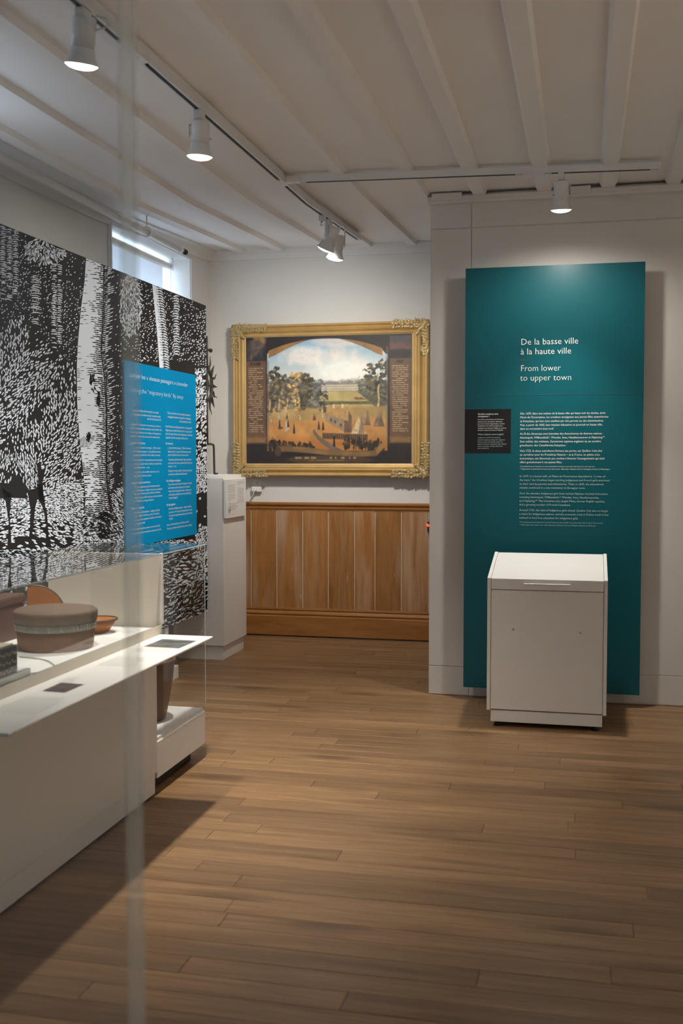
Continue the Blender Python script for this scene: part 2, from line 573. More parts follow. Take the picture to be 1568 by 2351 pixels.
# partition with recessed joints: core + panels
part = struct(MB().box(XP + 0.004, XR, YP + 0.006, YP + 0.16, 0, 3.11).build('wall_partition', M_PART), 'white panelled partition wall with fine joints', 'wall')
G = 0.003
XV, ZG, ZB = -0.716, 2.921, 0.183
for (a, b) in ((XP, XV - G), (XV + G, XR - 0.002)):
    for (c, d) in ((0.004, ZB - 0.002), (ZB + 0.002, ZG - G), (ZG + G, 3.08)):
        MB().box(a, b, YP, YP + 0.0065, c, d).build('panel', M_PART, part, bevel=0.0012, seg=1)
# crown board of the partition
tr = struct(MB().prism([(YP - 0.05, 3.068), (YP - 0.055, 3.074), (YP - 0.055, 3.108), (YP - 0.03, 3.125), (YP + 0.01, 3.125), (YP + 0.01, 3.068)],
                       XP - 0.012, XR - 0.002, 'x').build('trim_1', M_TRIM, bevel=0.002, seg=1), 'white crown board along the top of the partition', 'trim')
for (a, b, z0, z1) in ((-0.957, -0.77, 3.083, 3.127), (-0.122, 0.0, 3.079, 3.125)):
    pl = MB().cbox(a, b, YP - 0.064, YP - 0.0555, z0, z1, 0.002).build('cover_plate', M_TRIM, tr)
    for sx in (0.2, 0.8):
        p = (a + (b - a) * sx, YP - 0.066, z0 + 0.015)
        MB().lathe([(0.0035, 0), (0.003, 0.002)], p, (0, 1, 0), 10).build('screw', M_STEEL, pl)

# cornices of the left and back walls
prof = [(0, -0.085), (0.012, -0.085), (0.02, -0.07), (0.03, -0.045), (0.055, -0.02), (0.075, -0.012), (0.075, 0.004), (0, 0.004)]
mb = MB()
rings = []
for yy in (YN, 6.5, YB):
    rings.append([Vector((XL + a, yy, zc(yy) + b)) for a, b in prof])
mb.ring_loft(rings, True, True, smooth=False)
struct(mb.build('trim_2', M_TRIM), 'white cornice above the window wall', 'trim')
mb = MB().prism([(YB - a, zc(YB) + b) for a, b in prof], XL, XP + 0.9, 'x')
struct(mb.build('trim_3', M_TRIM), 'white cornice above the painting wall', 'trim')

# ------------------------------------------------------------------ pine wainscot on the back wall
wz = lambda py: at(700, py, 'y', YB).z
Z_RT, Z_RB = wz(1153), wz(1171)
Z_M1, Z_M2, Z_B1 = wz(1396), wz(1404), wz(1416)
wains = struct(MB().box(XL + 0.005, 0.5, YB - 0.0255, YB, 0.0, Z_RB + 0.01).build('trim_4', M_CREAM), 'old pine wainscot of upright boards with pale filler in the joints', 'wainscot')
bx = [at(540 + x / 3.267, 1250, 'y', YB - 0.03).x for x in (-265, -70, 120, 312, 506, 698, 895, 1048, 1245, 1449)]
bx += [bx[-1] + 0.21 * k for k in (1, 2, 3, 4, 5, 6, 7)]
bx[0] = XL + 0.01
for a, b in zip(bx[:-1], bx[1:]):
    if a > 0.4:
        break
    d = rng.uniform(0, 0.003)
    MB().cbox(a + 0.0035, min(b, 0.49) - 0.0035, YB - 0.030 - d, YB - 0.0250, 0.12, Z_RB + 0.004, 0.003).build('board', M_PINE, wains)
prof = [(YB, Z_RT), (YB - 0.05, Z_RT), (YB - 0.056, Z_RT - 0.008), (YB - 0.056, Z_RT - 0.02), (YB - 0.048, Z_RT - 0.03), (YB - 0.042, Z_RT - 0.034),
        (YB - 0.042, Z_RB + 0.014), (YB - 0.034, Z_RB + 0.004), (YB - 0.034, Z_RB), (YB, Z_RB)]
struct(MB().prism(prof, XL + 0.005, 0.5, 'x').build('trim_5', M_PINEX), 'rounded pine chair rail on top of the wainscot', 'chair rail')
prof = [(YB, Z_M1 + 0.008), (YB - 0.038, Z_M1 + 0.004), (YB - 0.042, Z_M1 - 0.012), (YB - 0.035, Z_M1 - 0.02), (YB - 0.050, Z_M2 - 0.006), (YB - 0.054, Z_M2 - 0.016),
        (YB - 0.046, Z_M2 - 0.03), (YB - 0.046, Z_B1 + 0.014), (YB - 0.058, Z_B1 + 0.006), (YB - 0.058, 0.012), (YB, 0.012)]
struct(MB().prism(prof, XL + 0.005, 0.5, 'x').build('baseboard_back', M_PINEX), 'moulded knotty pine baseboard below the wainscot', 'baseboard')

# ------------------------------------------------------------------ window with roller blind
win = struct(MB().box(XL - 0.41, XL - 0.36, WY0, WY1, WZ0, WZ0 + 0.05).box(XL - 0.41, XL - 0.36, WY0, WY1, WZ1 - 0.04, WZ1)
             .box(XL - 0.41, XL - 0.36, WY0, WY0 + 0.05, WZ0, WZ1).box(XL - 0.41, XL - 0.36, WY1 - 0.05, WY1, WZ0, WZ1)
             .box(XL - 0.405, XL - 0.365, 7.44, 7.50, WZ0, WZ1).build('window_1', M_METALW), 'deep set window behind the forest panel', 'window')
MB().box(XL - 0.39, XL - 0.385, WY0 + 0.05, WY1 - 0.05, WZ0 + 0.05, WZ1 - 0.04).build('pane', M_PANE, win)
mb = MB()
for (a, b, c, d) in ((WY0 - 0.055, WY0 - 0.004, WZ0, WZ1 + 0.012), (WY1 + 0.004, WY1 + 0.022, WZ0, WZ1 + 0.012), (WY0 - 0.055, WY1 + 0.022, WZ1 + 0.004, WZ1 + 0.014)):
    mb.box(XL, XL + 0.012, a, b, c, d)
mb.box(XL + 0.012, XL + 0.02, WY0 - 0.04, WY0 - 0.02, WZ0, WZ1)
mb.build('casing', M_TRIM, win, bevel=0.002, seg=1)
for k, (a, ax) in enumerate(((W2, 'x'), (W3, 'y'))):
    mb = MB()
    if ax == 'x':
        x0, x1 = XL - 0.2, XL - 0.16
        mb.box(x0, x1, a[0], a[1], a[2], a[2] + 0.05).box(x0, x1, a[0], a[1], a[3] - 0.05, a[3])
        for q in (a[0], (a[0] + a[1]) / 2 - 0.025, a[1] - 0.05):
            mb.box(x0, x1, q, q + 0.05, a[2], a[3])
        o = mb.build('added_window_2', M_METALW)
        MB().box(XL - 0.183, XL - 0.178, a[0], a[1], a[2], a[3]).build('pane', M_PANE, o)
    else:
        y0, y1 = YN - 0.10, YN - 0.06
        mb.box(a[0], a[1], y0, y1, a[2], a[2] + 0.05).box(a[0], a[1], y0, y1, a[3] - 0.05, a[3])
        for q in (a[0], (a[0] + a[1]) / 2 - 0.025, a[1] - 0.05):
            mb.box(q, q + 0.05, y0, y1, a[2], a[3])
        o = mb.build('added_window_3', M_METALW)
        MB().box(a[0], a[1], YN - 0.083, YN - 0.078, a[2], a[3]).build('pane', M_PANE, o)
    struct(o, 'unseen tall window added to bring in daylight', 'window')  # both windows are added for the light they bring

XB = XL - 0.16
ybr = at(388, 612, 'x', XB).y
zbt = 3.036
bl = thing('roller_blind', 'pale grey roller blind half covering the bright window', 'blind', (XB, 7.5, zbt))
MB().lathe([(0.024, 0), (0.026, 0.004), (0.026, ybr - 0.01 - WY0 - 0.03), (0.024, ybr - 0.006 - WY0 - 0.03)], (XB, WY0 + 0.03, zbt), (0, 1, 0), 24).build('roller_tube', M_WHITE, bl)
yf = at(372, 640, 'x', XB - 0.03).y
MB().box(XB - 0.027, XB - 0.025, WY0 + 0.03, yf, WZ0 + 0.1, zbt).build('fabric', M_BLIND, bl)
MB().cbox(XB - 0.045, XB + 0.035, ybr - 0.004, ybr + 0.004, zbt - 0.035, zbt + 0.052, 0.001).cbox(XB - 0.045, XB + 0.035, ybr - 0.03, ybr + 0.004, zbt + 0.0515, zbt + 0.0575, 0.001).build('bracket', M_METALW, bl)
for dx in (-0.012, 0.022):
    mb = MB()
    n_ = 40
    mb.tube([(XB + dx, ybr - 0.02, zbt - 0.02 - 0.6 * i / n_) for i in range(n_ + 1)], [0.0016 if i % 2 else 0.0028 for i in range(n_ + 1)], 6)
    mb.build('bead_chain', M_METALW, bl)

# ------------------------------------------------------------------ sprinkler pipe
XPIPE = -2.93
pe = at(410, 571, 'x', XPIPE)
pz = pe.z
pipe = thing('sprinkler_pipe', 'white painted pipe hung under the cornice above the window', 'pipe', (XPIPE, pe.y, pz))
MB().lathe([(0.024, 0), (0.024, pe.y - 0.5)], (XPIPE, 0.5, pz), (0, 1, 0), 20).build('pipe', M_TRIM, pipe)
MB().lathe([(0.024, 0), (0.029, 0.001), (0.029, 0.03), (0.026, 0.036), (0.016, 0.04), (0.014, 0.075)], (XPIPE, pe.y, pz), (0, 1, 0), 20).build('end_fitting', M_WHITE, pipe)
yh = at(337, 540, 'x', XPIPE).y
MB().tube([(XPIPE, yh, pz + 0.045), (XPIPE, yh, zc(yh) + 0.002)], 0.005, 10).build('hanger_rod', M_TRIM, pipe)
MB().tube([(XPIPE + 0.032 * math.cos(a), yh, pz + 0.004 + 0.034 * math.sin(a)) for a in [2 * PI * i / 24 for i in range(24)]], 0.004, 6, closed=True, flat=2.2, up=(0, 1, 0)).build('hanger_ring', M_TRIM, pipe)
ye = pe.y + 0.075
sp = thing('fire_sprinkler', 'small dark sprinkler head with red bulb at pipe end', 'sprinkler', (XPIPE, ye, pz))
MB().lathe([(0.013, 0.0005), (0.013, 0.012), (0.009, 0.014), (0.009, 0.02)], (XPIPE, ye, pz), (0, 1, 0), 12).build('collar', M_IRON, sp)
for s in (-1, 1):
    MB().tube([(XPIPE, ye + 0.018, pz + s * 0.009), (XPIPE, ye + 0.03, pz + s * 0.02), (XPIPE, ye + 0.045, pz + s * 0.018), (XPIPE, ye + 0.058, pz + s * 0.003)], 0.004, 6).build('frame_arm', M_IRON, sp)
MB().lathe([(0.001, 0.02), (0.005, 0.026), (0.005, 0.044), (0.001, 0.05)], (XPIPE, ye, pz), (0, 1, 0), 10).build('red_bulb', M_SPR, sp)
MB().lathe([(0.004, 0.056), (0.02, 0.058), (0.021, 0.062), (0.004, 0.064)], (XPIPE, ye, pz), (0, 1, 0), 12).build('deflector', M_IRON, sp)

# ------------------------------------------------------------------ lighting tracks
XT = -1.715


def track_z(y):
    return zc(y) - 0.060


tk = thing('lighting_track', 'long white lighting track running along a ceiling batten', 'track', (XT, 5, track_z(5)))
yj = 5.98
yend = 8.05


def rail(name, y0, y1, parent, hw=0.019, mat=M_METALW):
    mb = MB()
    rings = []
    for yy in [t for t in (y0, 6.5, y1) if y0 <= t <= y1]:
        z0 = track_z(yy)
        rings.append([Vector((XT + a, yy, z0 + b)) for a, b in ((-hw, 0), (-0.010, 0), (-0.010, 0.012), (0.010, 0.012), (0.010, 0), (hw, 0), (hw, 0.0385), (-hw, 0.0385))])
    mb.ring_loft(rings, True, True, smooth=False)
    r_ = mb.build(name, mat, parent)
    mb = MB()
    rings = []
    for yy in [t for t in (y0 + 0.03, 6.5, y1 - 0.03) if y0 <= t <= y1]:
        z0 = track_z(yy)
        rings.append([Vector((XT + a, yy, z0 + b)) for a, b in ((-0.0095, 0.002), (0.0095, 0.002), (0.0095, 0.011), (-0.0095, 0.011))])
    mb.ring_loft(rings, True, True, smooth=False)
    mb.build('slot', M_DARK, r_)
    return r_


ya, yb_ = at(280, 96, 'x', XT).y, at(333, 143, 'x', XT).y
rail('rail', -1.5, ya, tk)
rail('rail', yb_, yj - 0.06, tk)
rail('rail', yj + 0.06, yend, tk)
z0 = track_z((ya + yb_) / 2)
jn = MB().cbox(XT - 0.0195, XT + 0.0195, ya, yb_, z0, z0 + 0.038, 0.002).build('straight_joiner', M_METALW, tk)
for q in (0.3, 0.7):
    MB().lathe([(0.0035, 0), (0.003, -0.0015)], (XT, ya + (yb_ - ya) * q, z0), (0, 0, 1), 8).build('screw', M_STEEL, jn)
z0 = track_z(yj)
MB().cbox(XT - 0.0195, XT + 0.0195, yj - 0.06, yj + 0.06, z0, z0 + 0.038, 0.002).cbox(XT + 0.018, XT + 0.10, yj - 0.019, yj + 0.019, z0, z0 + 0.038, 0.002).build('corner_joiner', M_METALW, tk)
MB().cbox(XT - 0.018, XT + 0.018, yend, yend + 0.02, track_z(yend), track_z(yend) + 0.036, 0.003).build('end_cap', M_METALW, tk)

cz = track_z(yj)
P0 = Vector((XT + 0.10, yj, cz)); P1 = at(1515, 396, 'z', 3.05); P1.z = cz + 0.002
tk2 = thing('lighting_track', 'white cross track crossing the battens in front of partition', 'track', (P0 + P1) / 2)
dr = (P1 - P0); LEN = dr.length; dr.normalize(); sd = Vector((-dr.y, dr.x, 0))


def rail2(t0, t1, name='rail', slot=True, mat=M_METALW):
    mb = MB()
    sec = ((-0.019, 0), (-0.014, 0), (-0.014, 0.012), (0.014, 0.012), (0.014, 0), (0.019, 0), (0.019, 0.037), (-0.019, 0.037)) if slot else ((-0.0195, -0.001), (0.0195, -0.001), (0.0195, 0.0375), (-0.0195, 0.0375))
    mb.ring_loft([[P0 + dr * t + sd * a + Vector((0, 0, b)) for a, b in sec] for t in (t0, t1)], True, True, smooth=False)
    r_ = mb.build(name, mat, tk2)
    if slot:
        mb = MB()
        mb.ring_loft([[P0 + dr * t + sd * a + Vector((0, 0, b)) for a, b in ((-0.0135, 0.0005), (0.0135, 0.0005), (0.0135, 0.011), (-0.0135, 0.011))] for t in (t0 + 0.04, t1 - 0.04)], True, True, smooth=False)
        mb.build('slot', M_DARK, r_)


def tpar(px):
    # distance along the cross track at a photo column
    return min(max((at(px, 410, 'y', 6.08).x - P0.x) / dr.x, 0), LEN)


ta, tb = tpar(1199), tpar(1249)
rail2(0, ta); rail2(tb, LEN - 0.012)
rail2(ta, tb, 'straight_joiner', False)
rail2(LEN - 0.012, LEN, 'end_cap', False)


def spotlight(label, top, lens, aim, power, yoke=(-1, 0), cable=False, angle=70, blend=0.6, spill=0, beam=None):
    """track head: adapter at top (point on the track underside), lens centre and aim target"""
    top, lens, aim = Vector(top), Vector(lens), Vector(aim)
    d = (aim - lens).normalized()
    t = thing('track_spotlight', label, 'spotlight', top, 'white spotlights on the ceiling tracks')
    MB().cbox(top.x - 0.017, top.x + 0.017, top.y - 0.034, top.y + 0.034, top.z - 0.042, top.z - 0.0005, 0.003).build('adapter', M_METALW, t)
    back = lens - d * 0.155
    s = Vector((yoke[0], yoke[1], 0)).normalized()
    s = (s - d * s.dot(d)).normalized()
    # stem and side yoke
    pivot = lens - d * 0.10 + s * 0.050
    k = top + Vector((0, 0, -0.04))
    st = MB()
    st.lathe([(0.011, 0), (0.011, -0.022), (0.014, -0.024), (0.014, -0.03)], k, (0, 0, 1), 14)
    st.build('stem', M_METALW, t)
    k2 = k + Vector((0, 0, -0.024))
    yk = MB()
    mid = Vector((pivot.x, pivot.y, k2.z - 0.002))
    yk.tube([k2, k2.lerp(mid, 0.6), mid, mid.lerp(pivot, 0.15), pivot, pivot + d * 0.02], 0.0035, 6, flat=4, up=s.cross(d))
    yk.build('yoke', M_METALW, t)
    MB().lathe([(0.006, 0), (0.009, 0.002), (0.009, 0.008), (0.004, 0.012)], pivot - s * 0.006, s, 12).build('pivot_knob', M_METALW, t)
    # can, flared rim, lens
    MB().lathe([(0.012, 0), (0.036, 0.0), (0.0405, 0.004), (0.0415, 0.02), (0.0415, 0.1035)], back, d, 32).build('housing', M_METALW, t)
    MB().lathe([(0.0408, 0.0990), (0.0420, 0.1030), (0.0432, 0.108), (0.046, 0.125), (0.052, 0.140), (0.0585, 0.150), (0.0595, 0.154), (0.0585, 0.1560), (0.0560, 0.1550), (0.054, 0.150)], back, d, 36, cap=False).build('rim', M_METALW, t)
    MB().lathe([(0.0555, 0.1530), (0.052, 0.1580), (0.042, 0.1640), (0.024, 0.1685), (0.001, 0.1700)], back, d, 32).build('lens', M_LAMP, t)
    side = -s
    kn = back + d * 0.075 + side * 0.041
    MB().lathe([(0.0045, 0), (0.0045, 0.008), (0.002, 0.009)], kn, side, 10).build('lock_screw', M_STEEL, t)
    if cable:
        c = back + d * 0.01
        q = Vector((1, 0.1, 0))
        MB().tube([c + q * 0.02, c + q * 0.045 + Vector((0, 0, 0.012)), c + q * 0.075 + Vector((0, 0, 0.004)), c + q * 0.086 + Vector((0, 0, -0.015)),
                   c + q * 0.07 + Vector((0, 0, -0.03)), c + q * 0.045 + Vector((0, 0, -0.034)), c + q * 0.04 + Vector((0, 0, -0.034))], 0.0042, 8).build('cable', M_METALW, t)
    l = spot_light('spot_beam', lens + d * 0.026, beam or aim, power, angle, blend)
    l.parent = t
    l.location = l.location - top
    if spill:       # wide stray light of the reflector rim
        l = spot_light('spot_spill', lens + d * 0.027, aim, spill, 162, 0.8)
        l.parent = t
        l.location = l.location - top
    return t


L1 = Vector((XT, at(187, 150, 'x', XT).y, at(187, 150, 'x', XT).z))
L2 = Vector((XT, at(458, 360, 'x', XT).y, at(458, 360, 'x', XT).z))
spotlight('near white track spotlight with a cable loop at its back', (XT, L1.y + 0.02, track_z(L1.y)), L1, (XT - 0.32, L1.y + 0.30, 1.0), SPOT_W * 0.85, yoke=(0.3, -1), cable=True, angle=84, blend=1)
spotlight('white track spotlight midway along the long track', (XT, L2.y, track_z(L2.y)), L2, (XT - 0.20, L2.y + 0.16, 0), SPOT_W * 1.6, yoke=(-1, -0.35), angle=98, blend=1)
L3 = at(747, 572, 'y', 6.86); L4 = at(769, 594, 'y', 7.02)
spotlight('tilted left one of the spotlight pair aimed at the painting', (XT, 6.92, track_z(6.92)), L3, L3 + Vector((-0.50, 0.17, -1)), SPOT_W * 0.50, yoke=(-0.6, -1), angle=106, blend=1, beam=(-2.45, YB, 1.75), spill=SPOT_W * 0.18)
spotlight('right lower one of the spotlight pair aimed at the painting', (XT, 7.10, track_z(7.10)), L4, L4 + Vector((-0.20, 0.12, -1)), SPOT_W * 0.50, yoke=(1, 0.3), angle=106, blend=1, beam=(-1.8, YB, 1.75), spill=SPOT_W * 0.18)
L5 = Vector((-0.159, 6.17, 2.868))
t5 = P0 + dr * ((L5.x - P0.x) / dr.x)
spotlight('single white spotlight on the cross track above the teal panel', (L5.x, t5.y, cz), (L5.x, t5.y + 0.015, 2.868), (L5.x, t5.y + 0.27, 1.0), SPOT_W * 0.72, yoke=(1, 0.4), angle=66, blend=1, spill=SPOT_W * 0.27)

# unseen lamps and track added to brighten the mural and the room
added_track = thing('lighting_track', 'added white lighting track at the far right, beyond the view', 'track', (1.95, 3.0, 3.03))
zt = track_z(4.5)
MB().box(1.931, 1.969, 0.5, 5.9, zt, zt + 0.0385).build('rail', M_METALW, added_track)
spotlight('added unseen spotlight at the far right brightening the forest mural', (1.95, 5.0, zt), (1.92, 5.0, zt - 0.2), (-2.73, 5.75, 1.45), SPOT_W * 2.8, angle=40, blend=0.8)
spotlight('added unseen spotlight at the far right bouncing light off the side wall', (1.95, 3.4, zt), (1.97, 3.4, zt - 0.2), (2.7, 3.3, 1.3), SPOT_W * 5, angle=80, blend=1)
spotlight('added unseen spotlight behind the viewer', (XT, 0.2, track_z(0.2)), (XT, 0.2, track_z(0.2) - 0.24), (-2.73, 2.2, 1.2), SPOT_W * 0.3, angle=60, blend=1)

# ------------------------------------------------------------------ text
def text_mesh(s, width, x0, z0, y0, size=None, shear=0.0, bold=0.0, axis='y'):
    """verts/faces of a text line, left end at x0, baseline z0, on plane; scaled to the measured width"""
    cu = bpy.data.curves.new('t', 'FONT')
    cu.body = s
    cu.size = 1
    cu.resolution_u = 2
    cu.shear = shear
    cu.offset = bold
    o = bpy.data.objects.new('t', cu)
    COL.objects.link(o)
    dg = bpy.context.evaluated_depsgraph_get()
    me = o.evaluated_get(dg).to_mesh()
    n = len(me.vertices)
    co = np.empty(n * 3); me.vertices.foreach_get('co', co); co = co.reshape(-1, 3)
    fs = [tuple(p.vertices) for p in me.polygons]
    o.evaluated_get(dg).to_mesh_clear()
    bpy.data.objects.remove(o)
    bpy.data.curves.remove(cu)
    if n == 0:
        return [], []
    w_ = co[:, 0].max()
    k = width / w_ if width else size
    sz = size if size else k
    if axis == 'y':
        vs = [(x0 + p[0] * k, y0, z0 + p[1] * sz) for p in co]
    else:   # printed on a plane x = y0 facing +x: runs along +y
        vs = [(y0, x0 + p[0] * k, z0 + p[1] * sz) for p in co]
    return vs, fs


def flush(name, mat, parent, lines, normal):
    mb = MB()
    for vs, fs in lines:
        mb.add(vs, fs)
    me = bpy.data.meshes.new(name)
    org = ORG[parent]
    me.from_pydata([p - org for p in mb.v], [], mb.f)
    me.materials.append(mat)
    o = bpy.data.objects.new(name, me)
    o.parent = parent
    o['kind'] = 'stuff'      # letters too small to pick apart
    COL.objects.link(o)
    ORG[o] = org
    return o


# ------------------------------------------------------------------ teal panel
TX0, TX1, TZ0, TZ1, TY = -0.7375, 0.3172, 0.081, 2.652, 6.60
tp = thing('text_panel', 'tall teal text panel mounted off the white partition wall', 'panel', ((TX0 + TX1) / 2, TY, TZ0))
MB().box(TX0, TX1, TY + 0.004, TY + 0.022, TZ0, TZ1).build('board', M_WHITE2, tp)
MB().box(TX0, TX1, TY, TY + 0.004, TZ0, TZ1).build('teal_face', M_TEAL, tp)
for (x, z) in ((TX0 + 0.25, 2.2), (TX1 - 0.25, 2.2), (TX0 + 0.25, 0.45), (TX1 - 0.25, 0.45)):
    MB().box(x - 0.06, x + 0.06, TY + 0.0225, YP - 0.0005, z - 0.06, z + 0.06).build('spacer_block', M_WHITE, tp)
bk = [at(1067, 940, 'y', TY), at(1172.5, 1040, 'y', TY)]
blk = MB().box(TX0, bk[1].x, TY - 0.0012, TY, bk[1].z, bk[0].z).build('black_label', M_BLACK, tp)


def C(x, y):           # crop of the panel -> photo pixel
    return (1060 + x / 3.7333, 740 + y / 3.7333)


def line(s, x0, x1, yb, em, off=0.0016, shear=0.0, bold=0.0):
    a = at(*C(x0, yb), 'y', TY); b = at(*C(x1, yb), 'y', TY)
    size = em / 3.7333 / F_PX * (a - Vector((0, 0, EYE))).dot(FWD)
    return text_mesh(s, b.x - a.x, a.x, a.z, TY - off, size, shear, bold)


t1 = [line('De la basse ville', 505, 998, 194, 76, bold=-0.006), line('à la haute ville', 503, 937, 277, 76, bold=-0.006)]
t2 = [line('From lower', 503, 848, 420, 76, bold=-0.014), line('to upper town', 500, 937, 502, 76, bold=-0.014)]
for q in t1:
    flush('french_title', M_TXT, tp, [q], None)
for q in t2:
    flush('english_title', M_TXT, tp, [q], None)
fr = [('Dès 1639, dans une maison de la basse ville qui laisse voir les étoiles, écrit', 501, 1230, 791), ("Marie de l'Incarnation, les ursulines enseignent aux jeunes filles autochtones", 500, 1256, 823),
      ('et françaises, qui leur sont confiées par des parents ou des missionnaires.', 500, 1216, 856), ('Puis, à partir de 1642, leur mission éducative se poursuit en haute ville,', 500, 1206, 889),
      ('dans un monastère tout neuf.', 499, 789, 921), ('Au fil des décennies sont instruites des Autochtones de diverses nations :', 499, 1210, 964),
      ('Anicinapek, W8banakiak*, Wendat, Innu, Haudenosaunee et Nipissing**.', 499, 1230, 997), ("Sans oublier des métisses, d'anciennes captives anglaises et, en nombre", 498, 1192, 1030),
      ('grandissant, des Canadiennes françaises.', 498, 893, 1063), ("Vers 1725, la classe autochtone fermera ses portes, car Québec n'est plus", 498, 1203, 1110),
      ('un carrefour pour les Premières Nations – et la France, en pleine crise', 498, 1184, 1143), ("économique, est désormais peu encline à financer l'enseignement qui était", 497, 1224, 1175),
      ('offert gratuitement à ces jeunes filles.', 497, 859, 1207)]
en = [('In 1639, in a house with, as Marie de l\'Incarnation described it, "a view of', 496, 1230, 1327), ('the stars," the Ursulines began teaching Indigenous and French girls entrusted', 496, 1266, 1360),
      ('to their care by parents and missionaries. Then, in 1642, the educational', 496, 1214, 1393), ('mission continued in a new monastery in the upper town.', 495, 1060, 1425),
      ('Over the decades, Indigenous girls from various Nations received instruction,', 495, 1254, 1474), ('including Anicinapek, W8banakiak,* Wendat, Innu, Haudenosaunee,', 495, 1177, 1506),
      ('and Nipissing.** The Ursulines also taught Métis, former English captives,', 494, 1227, 1538), ('and a growing number of French-Canadians.', 494, 932, 1570),
      ('Around 1725, the class of Indigenous girls closed. Quebec City was no longer', 494, 1256, 1617), ('a nexus for Indigenous nations, and the economic crisis in France made it less', 493, 1258, 1650),
      ('inclined to fund free education for Indigenous girls.', 493, 998, 1683)]
frs = [('* Le symbole 8, qui correspond à une lettre inexistante en français, se prononce entre les sons « oo » et « ou ».', 498, 1143, 1240),
       ('** Auparavant, on aurait écrit le nom de ces nations ainsi : Algonquins, Abénakis, Hurons, Montagnais, Iroquois et Népissingues.', 498, 1272, 1262)]
ens = [('* The vowel sound represented by the symbol 8 does not exist in English. It is similar to the "wh" in "where" but unvoiced.', 494, 1210, 1717),
       ('** Historically, these nations were called Algonquins, Abenakis, Hurons, Montagnais, Iroquois, and Nipissing.', 494, 1148, 1740)]
flush('french_text', M_TXT, tp, [line(s, a, b, y, 26) for s, a, b, y in fr] + [line(s, a, b, y, 15) for s, a, b, y in frs], None)
flush('english_text', M_TXT2, tp, [line(s, a, b, y, 26) for s, a, b, y in en] + [line(s, a, b, y, 15) for s, a, b, y in ens], None)
bl1 = [('Quelles matières sont', 138, 312, 793, 19, .012), ('enseignées ?', 138, 238, 813, 19, .012), ('Les élèves autochtones et françaises,', 137, 361, 838, 15, 0),
       ('placées dans des classes distinctes', 137, 348, 857, 15, 0), ('pour des raisons linguistiques, suivent', 137, 368, 875, 15, 0), ('sensiblement le même programme :', 137, 353, 893, 15, 0),
       ('catéchisme et histoire religieuse, lecture,', 137, 383, 912, 15, 0), ("écriture, calcul et travaux à l'aiguille.", 137, 356, 930, 15, 0)]
bl2 = [('What subjects were taught?', 137, 359, 967, 19, .004), ('Indigenous and French students,', 137, 331, 993, 14, 0), ('placed in separate classes for linguistic', 137, 370, 1012, 14, 0), ('reasons, were essentially taught the', 137, 353, 1030, 14, 0),
       ('same curriculum: catechism and religious', 137, 384, 1048, 14, 0), ('history, reading, writing, arithmetic,', 137, 350, 1066, 14, 0), ('and needlework.', 137, 234, 1084, 14, 0)]
flush('label_text', M_TXT, blk, [line(s, a, b, y, e, 0.0026, 0, bo) for s, a, b, y, e, bo in bl1], None)
flush('label_text', M_TXT2, blk, [line(s, a, b, y, e, 0.0026, 0, bo) for s, a, b, y, e, bo in bl2], None)
a = at(*C(490, 329), 'y', TY); b = at(*C(541, 326), 'y', TY)
MB().box(a.x, b.x, TY - 0.0016, TY - 0.0004, a.z, a.z + 0.0035).build('red_dash', M_RED, tp)
a = at(1080, 909, 'y', TY)
MB().box(TX0 + 0.04, TX1 - 0.005, TY - 0.0010, TY - 0.0004, a.z, a.z + 0.0022).build('fine_rule', plain('fine_rule', (0.035, 0.11, 0.125), 0.5), tp)

# ------------------------------------------------------------------ lectern
LX0, LX1, LY0, LY1 = -0.536, 0.114, 5.97, 6.46
lc = thing('lectern', 'white laminate lectern with sloping top in front of teal panel', 'lectern', ((LX0 + LX1) / 2, (LY0 + LY1) / 2, 0))
ZF, ZK = 0.835, 0.940
prof = [(LY0, 0.094), (LY0, ZF), (LY0 + 0.004, ZF + 0.003), (LY1, ZK), (LY1, 0.094)]
for a, b in ((LX0, LX0 + 0.019), (LX1 - 0.019, LX1)):
    MB().prism(prof, a, b, 'x').build('side_panel', M_WHITE, lc, bevel=0.0012, seg=1)
ia, ib = LX0 + 0.0205, LX1 - 0.0205
MB().box(ia, ib, LY0 + 0.006, LY0 + 0.024, 0.100, 0.769).build('front_panel', M_WHITE, lc, bevel=0.001, seg=1)
sl = (ZK - ZF) / (LY1 - LY0)
top = MB().prism([(LY0 + 0.003, ZF - 0.002), (LY1 - 0.004, ZF - 0.002 + sl * (LY1 - LY0 - 0.007)), (LY1 - 0.004, ZF - 0.020 + sl * (LY1 - LY0 - 0.007)), (LY0 + 0.022, ZF - 0.016), (LY0 + 0.022, 0.7725), (LY0 + 0.003, 0.7725)], ia, ib, 'x')
lid = top.build('lid', M_WHITE2, lc, bevel=0.0015, seg=1)
h0 = at(1202, 1343, 'y', LY0 - 0.025); h1 = at(1310, 1346, 'y', LY0 - 0.025)
hz = ZF - 0.027
mb = MB().cbox(h0.x, h1.x, LY0 - 0.030, LY0 - 0.021, hz - 0.005, hz + 0.005, 0.002)
for q in (0.22, 0.78):
    xx = h0.x + (h1.x - h0.x) * q
    mb.lathe([(0.004, 0), (0.004, 0.028)], (xx, LY0 - 0.024, hz), (0, 1, 0), 10)
mb.build('handle', M_METALW, lid)
for px, py in ((1178, 1445), (1332.5, 1453)):
    p = at(px, py, 'y', LY0 + 0.006)
    MB().lathe([(0.0065, -0.0004), (0.006, -0.002), (0.003, -0.0022)], (p.x, LY0 + 0.006, p.z), (0, 1, 0), 14).build('screw', M_STEEL, lc)
MB().box(LX0 + 0.021, LX1 - 0.021, LY0 + 0.012, LY1, 0.028, 0.0935).build('plinth', M_WHITE, lc, bevel=0.001, seg=1)
MB().box(LX0 + 0.0205, LX1 - 0.0205, LY1 - 0.02, LY1 - 0.005, 0.1, 0.915).build('back_panel', M_WHITE, lc)
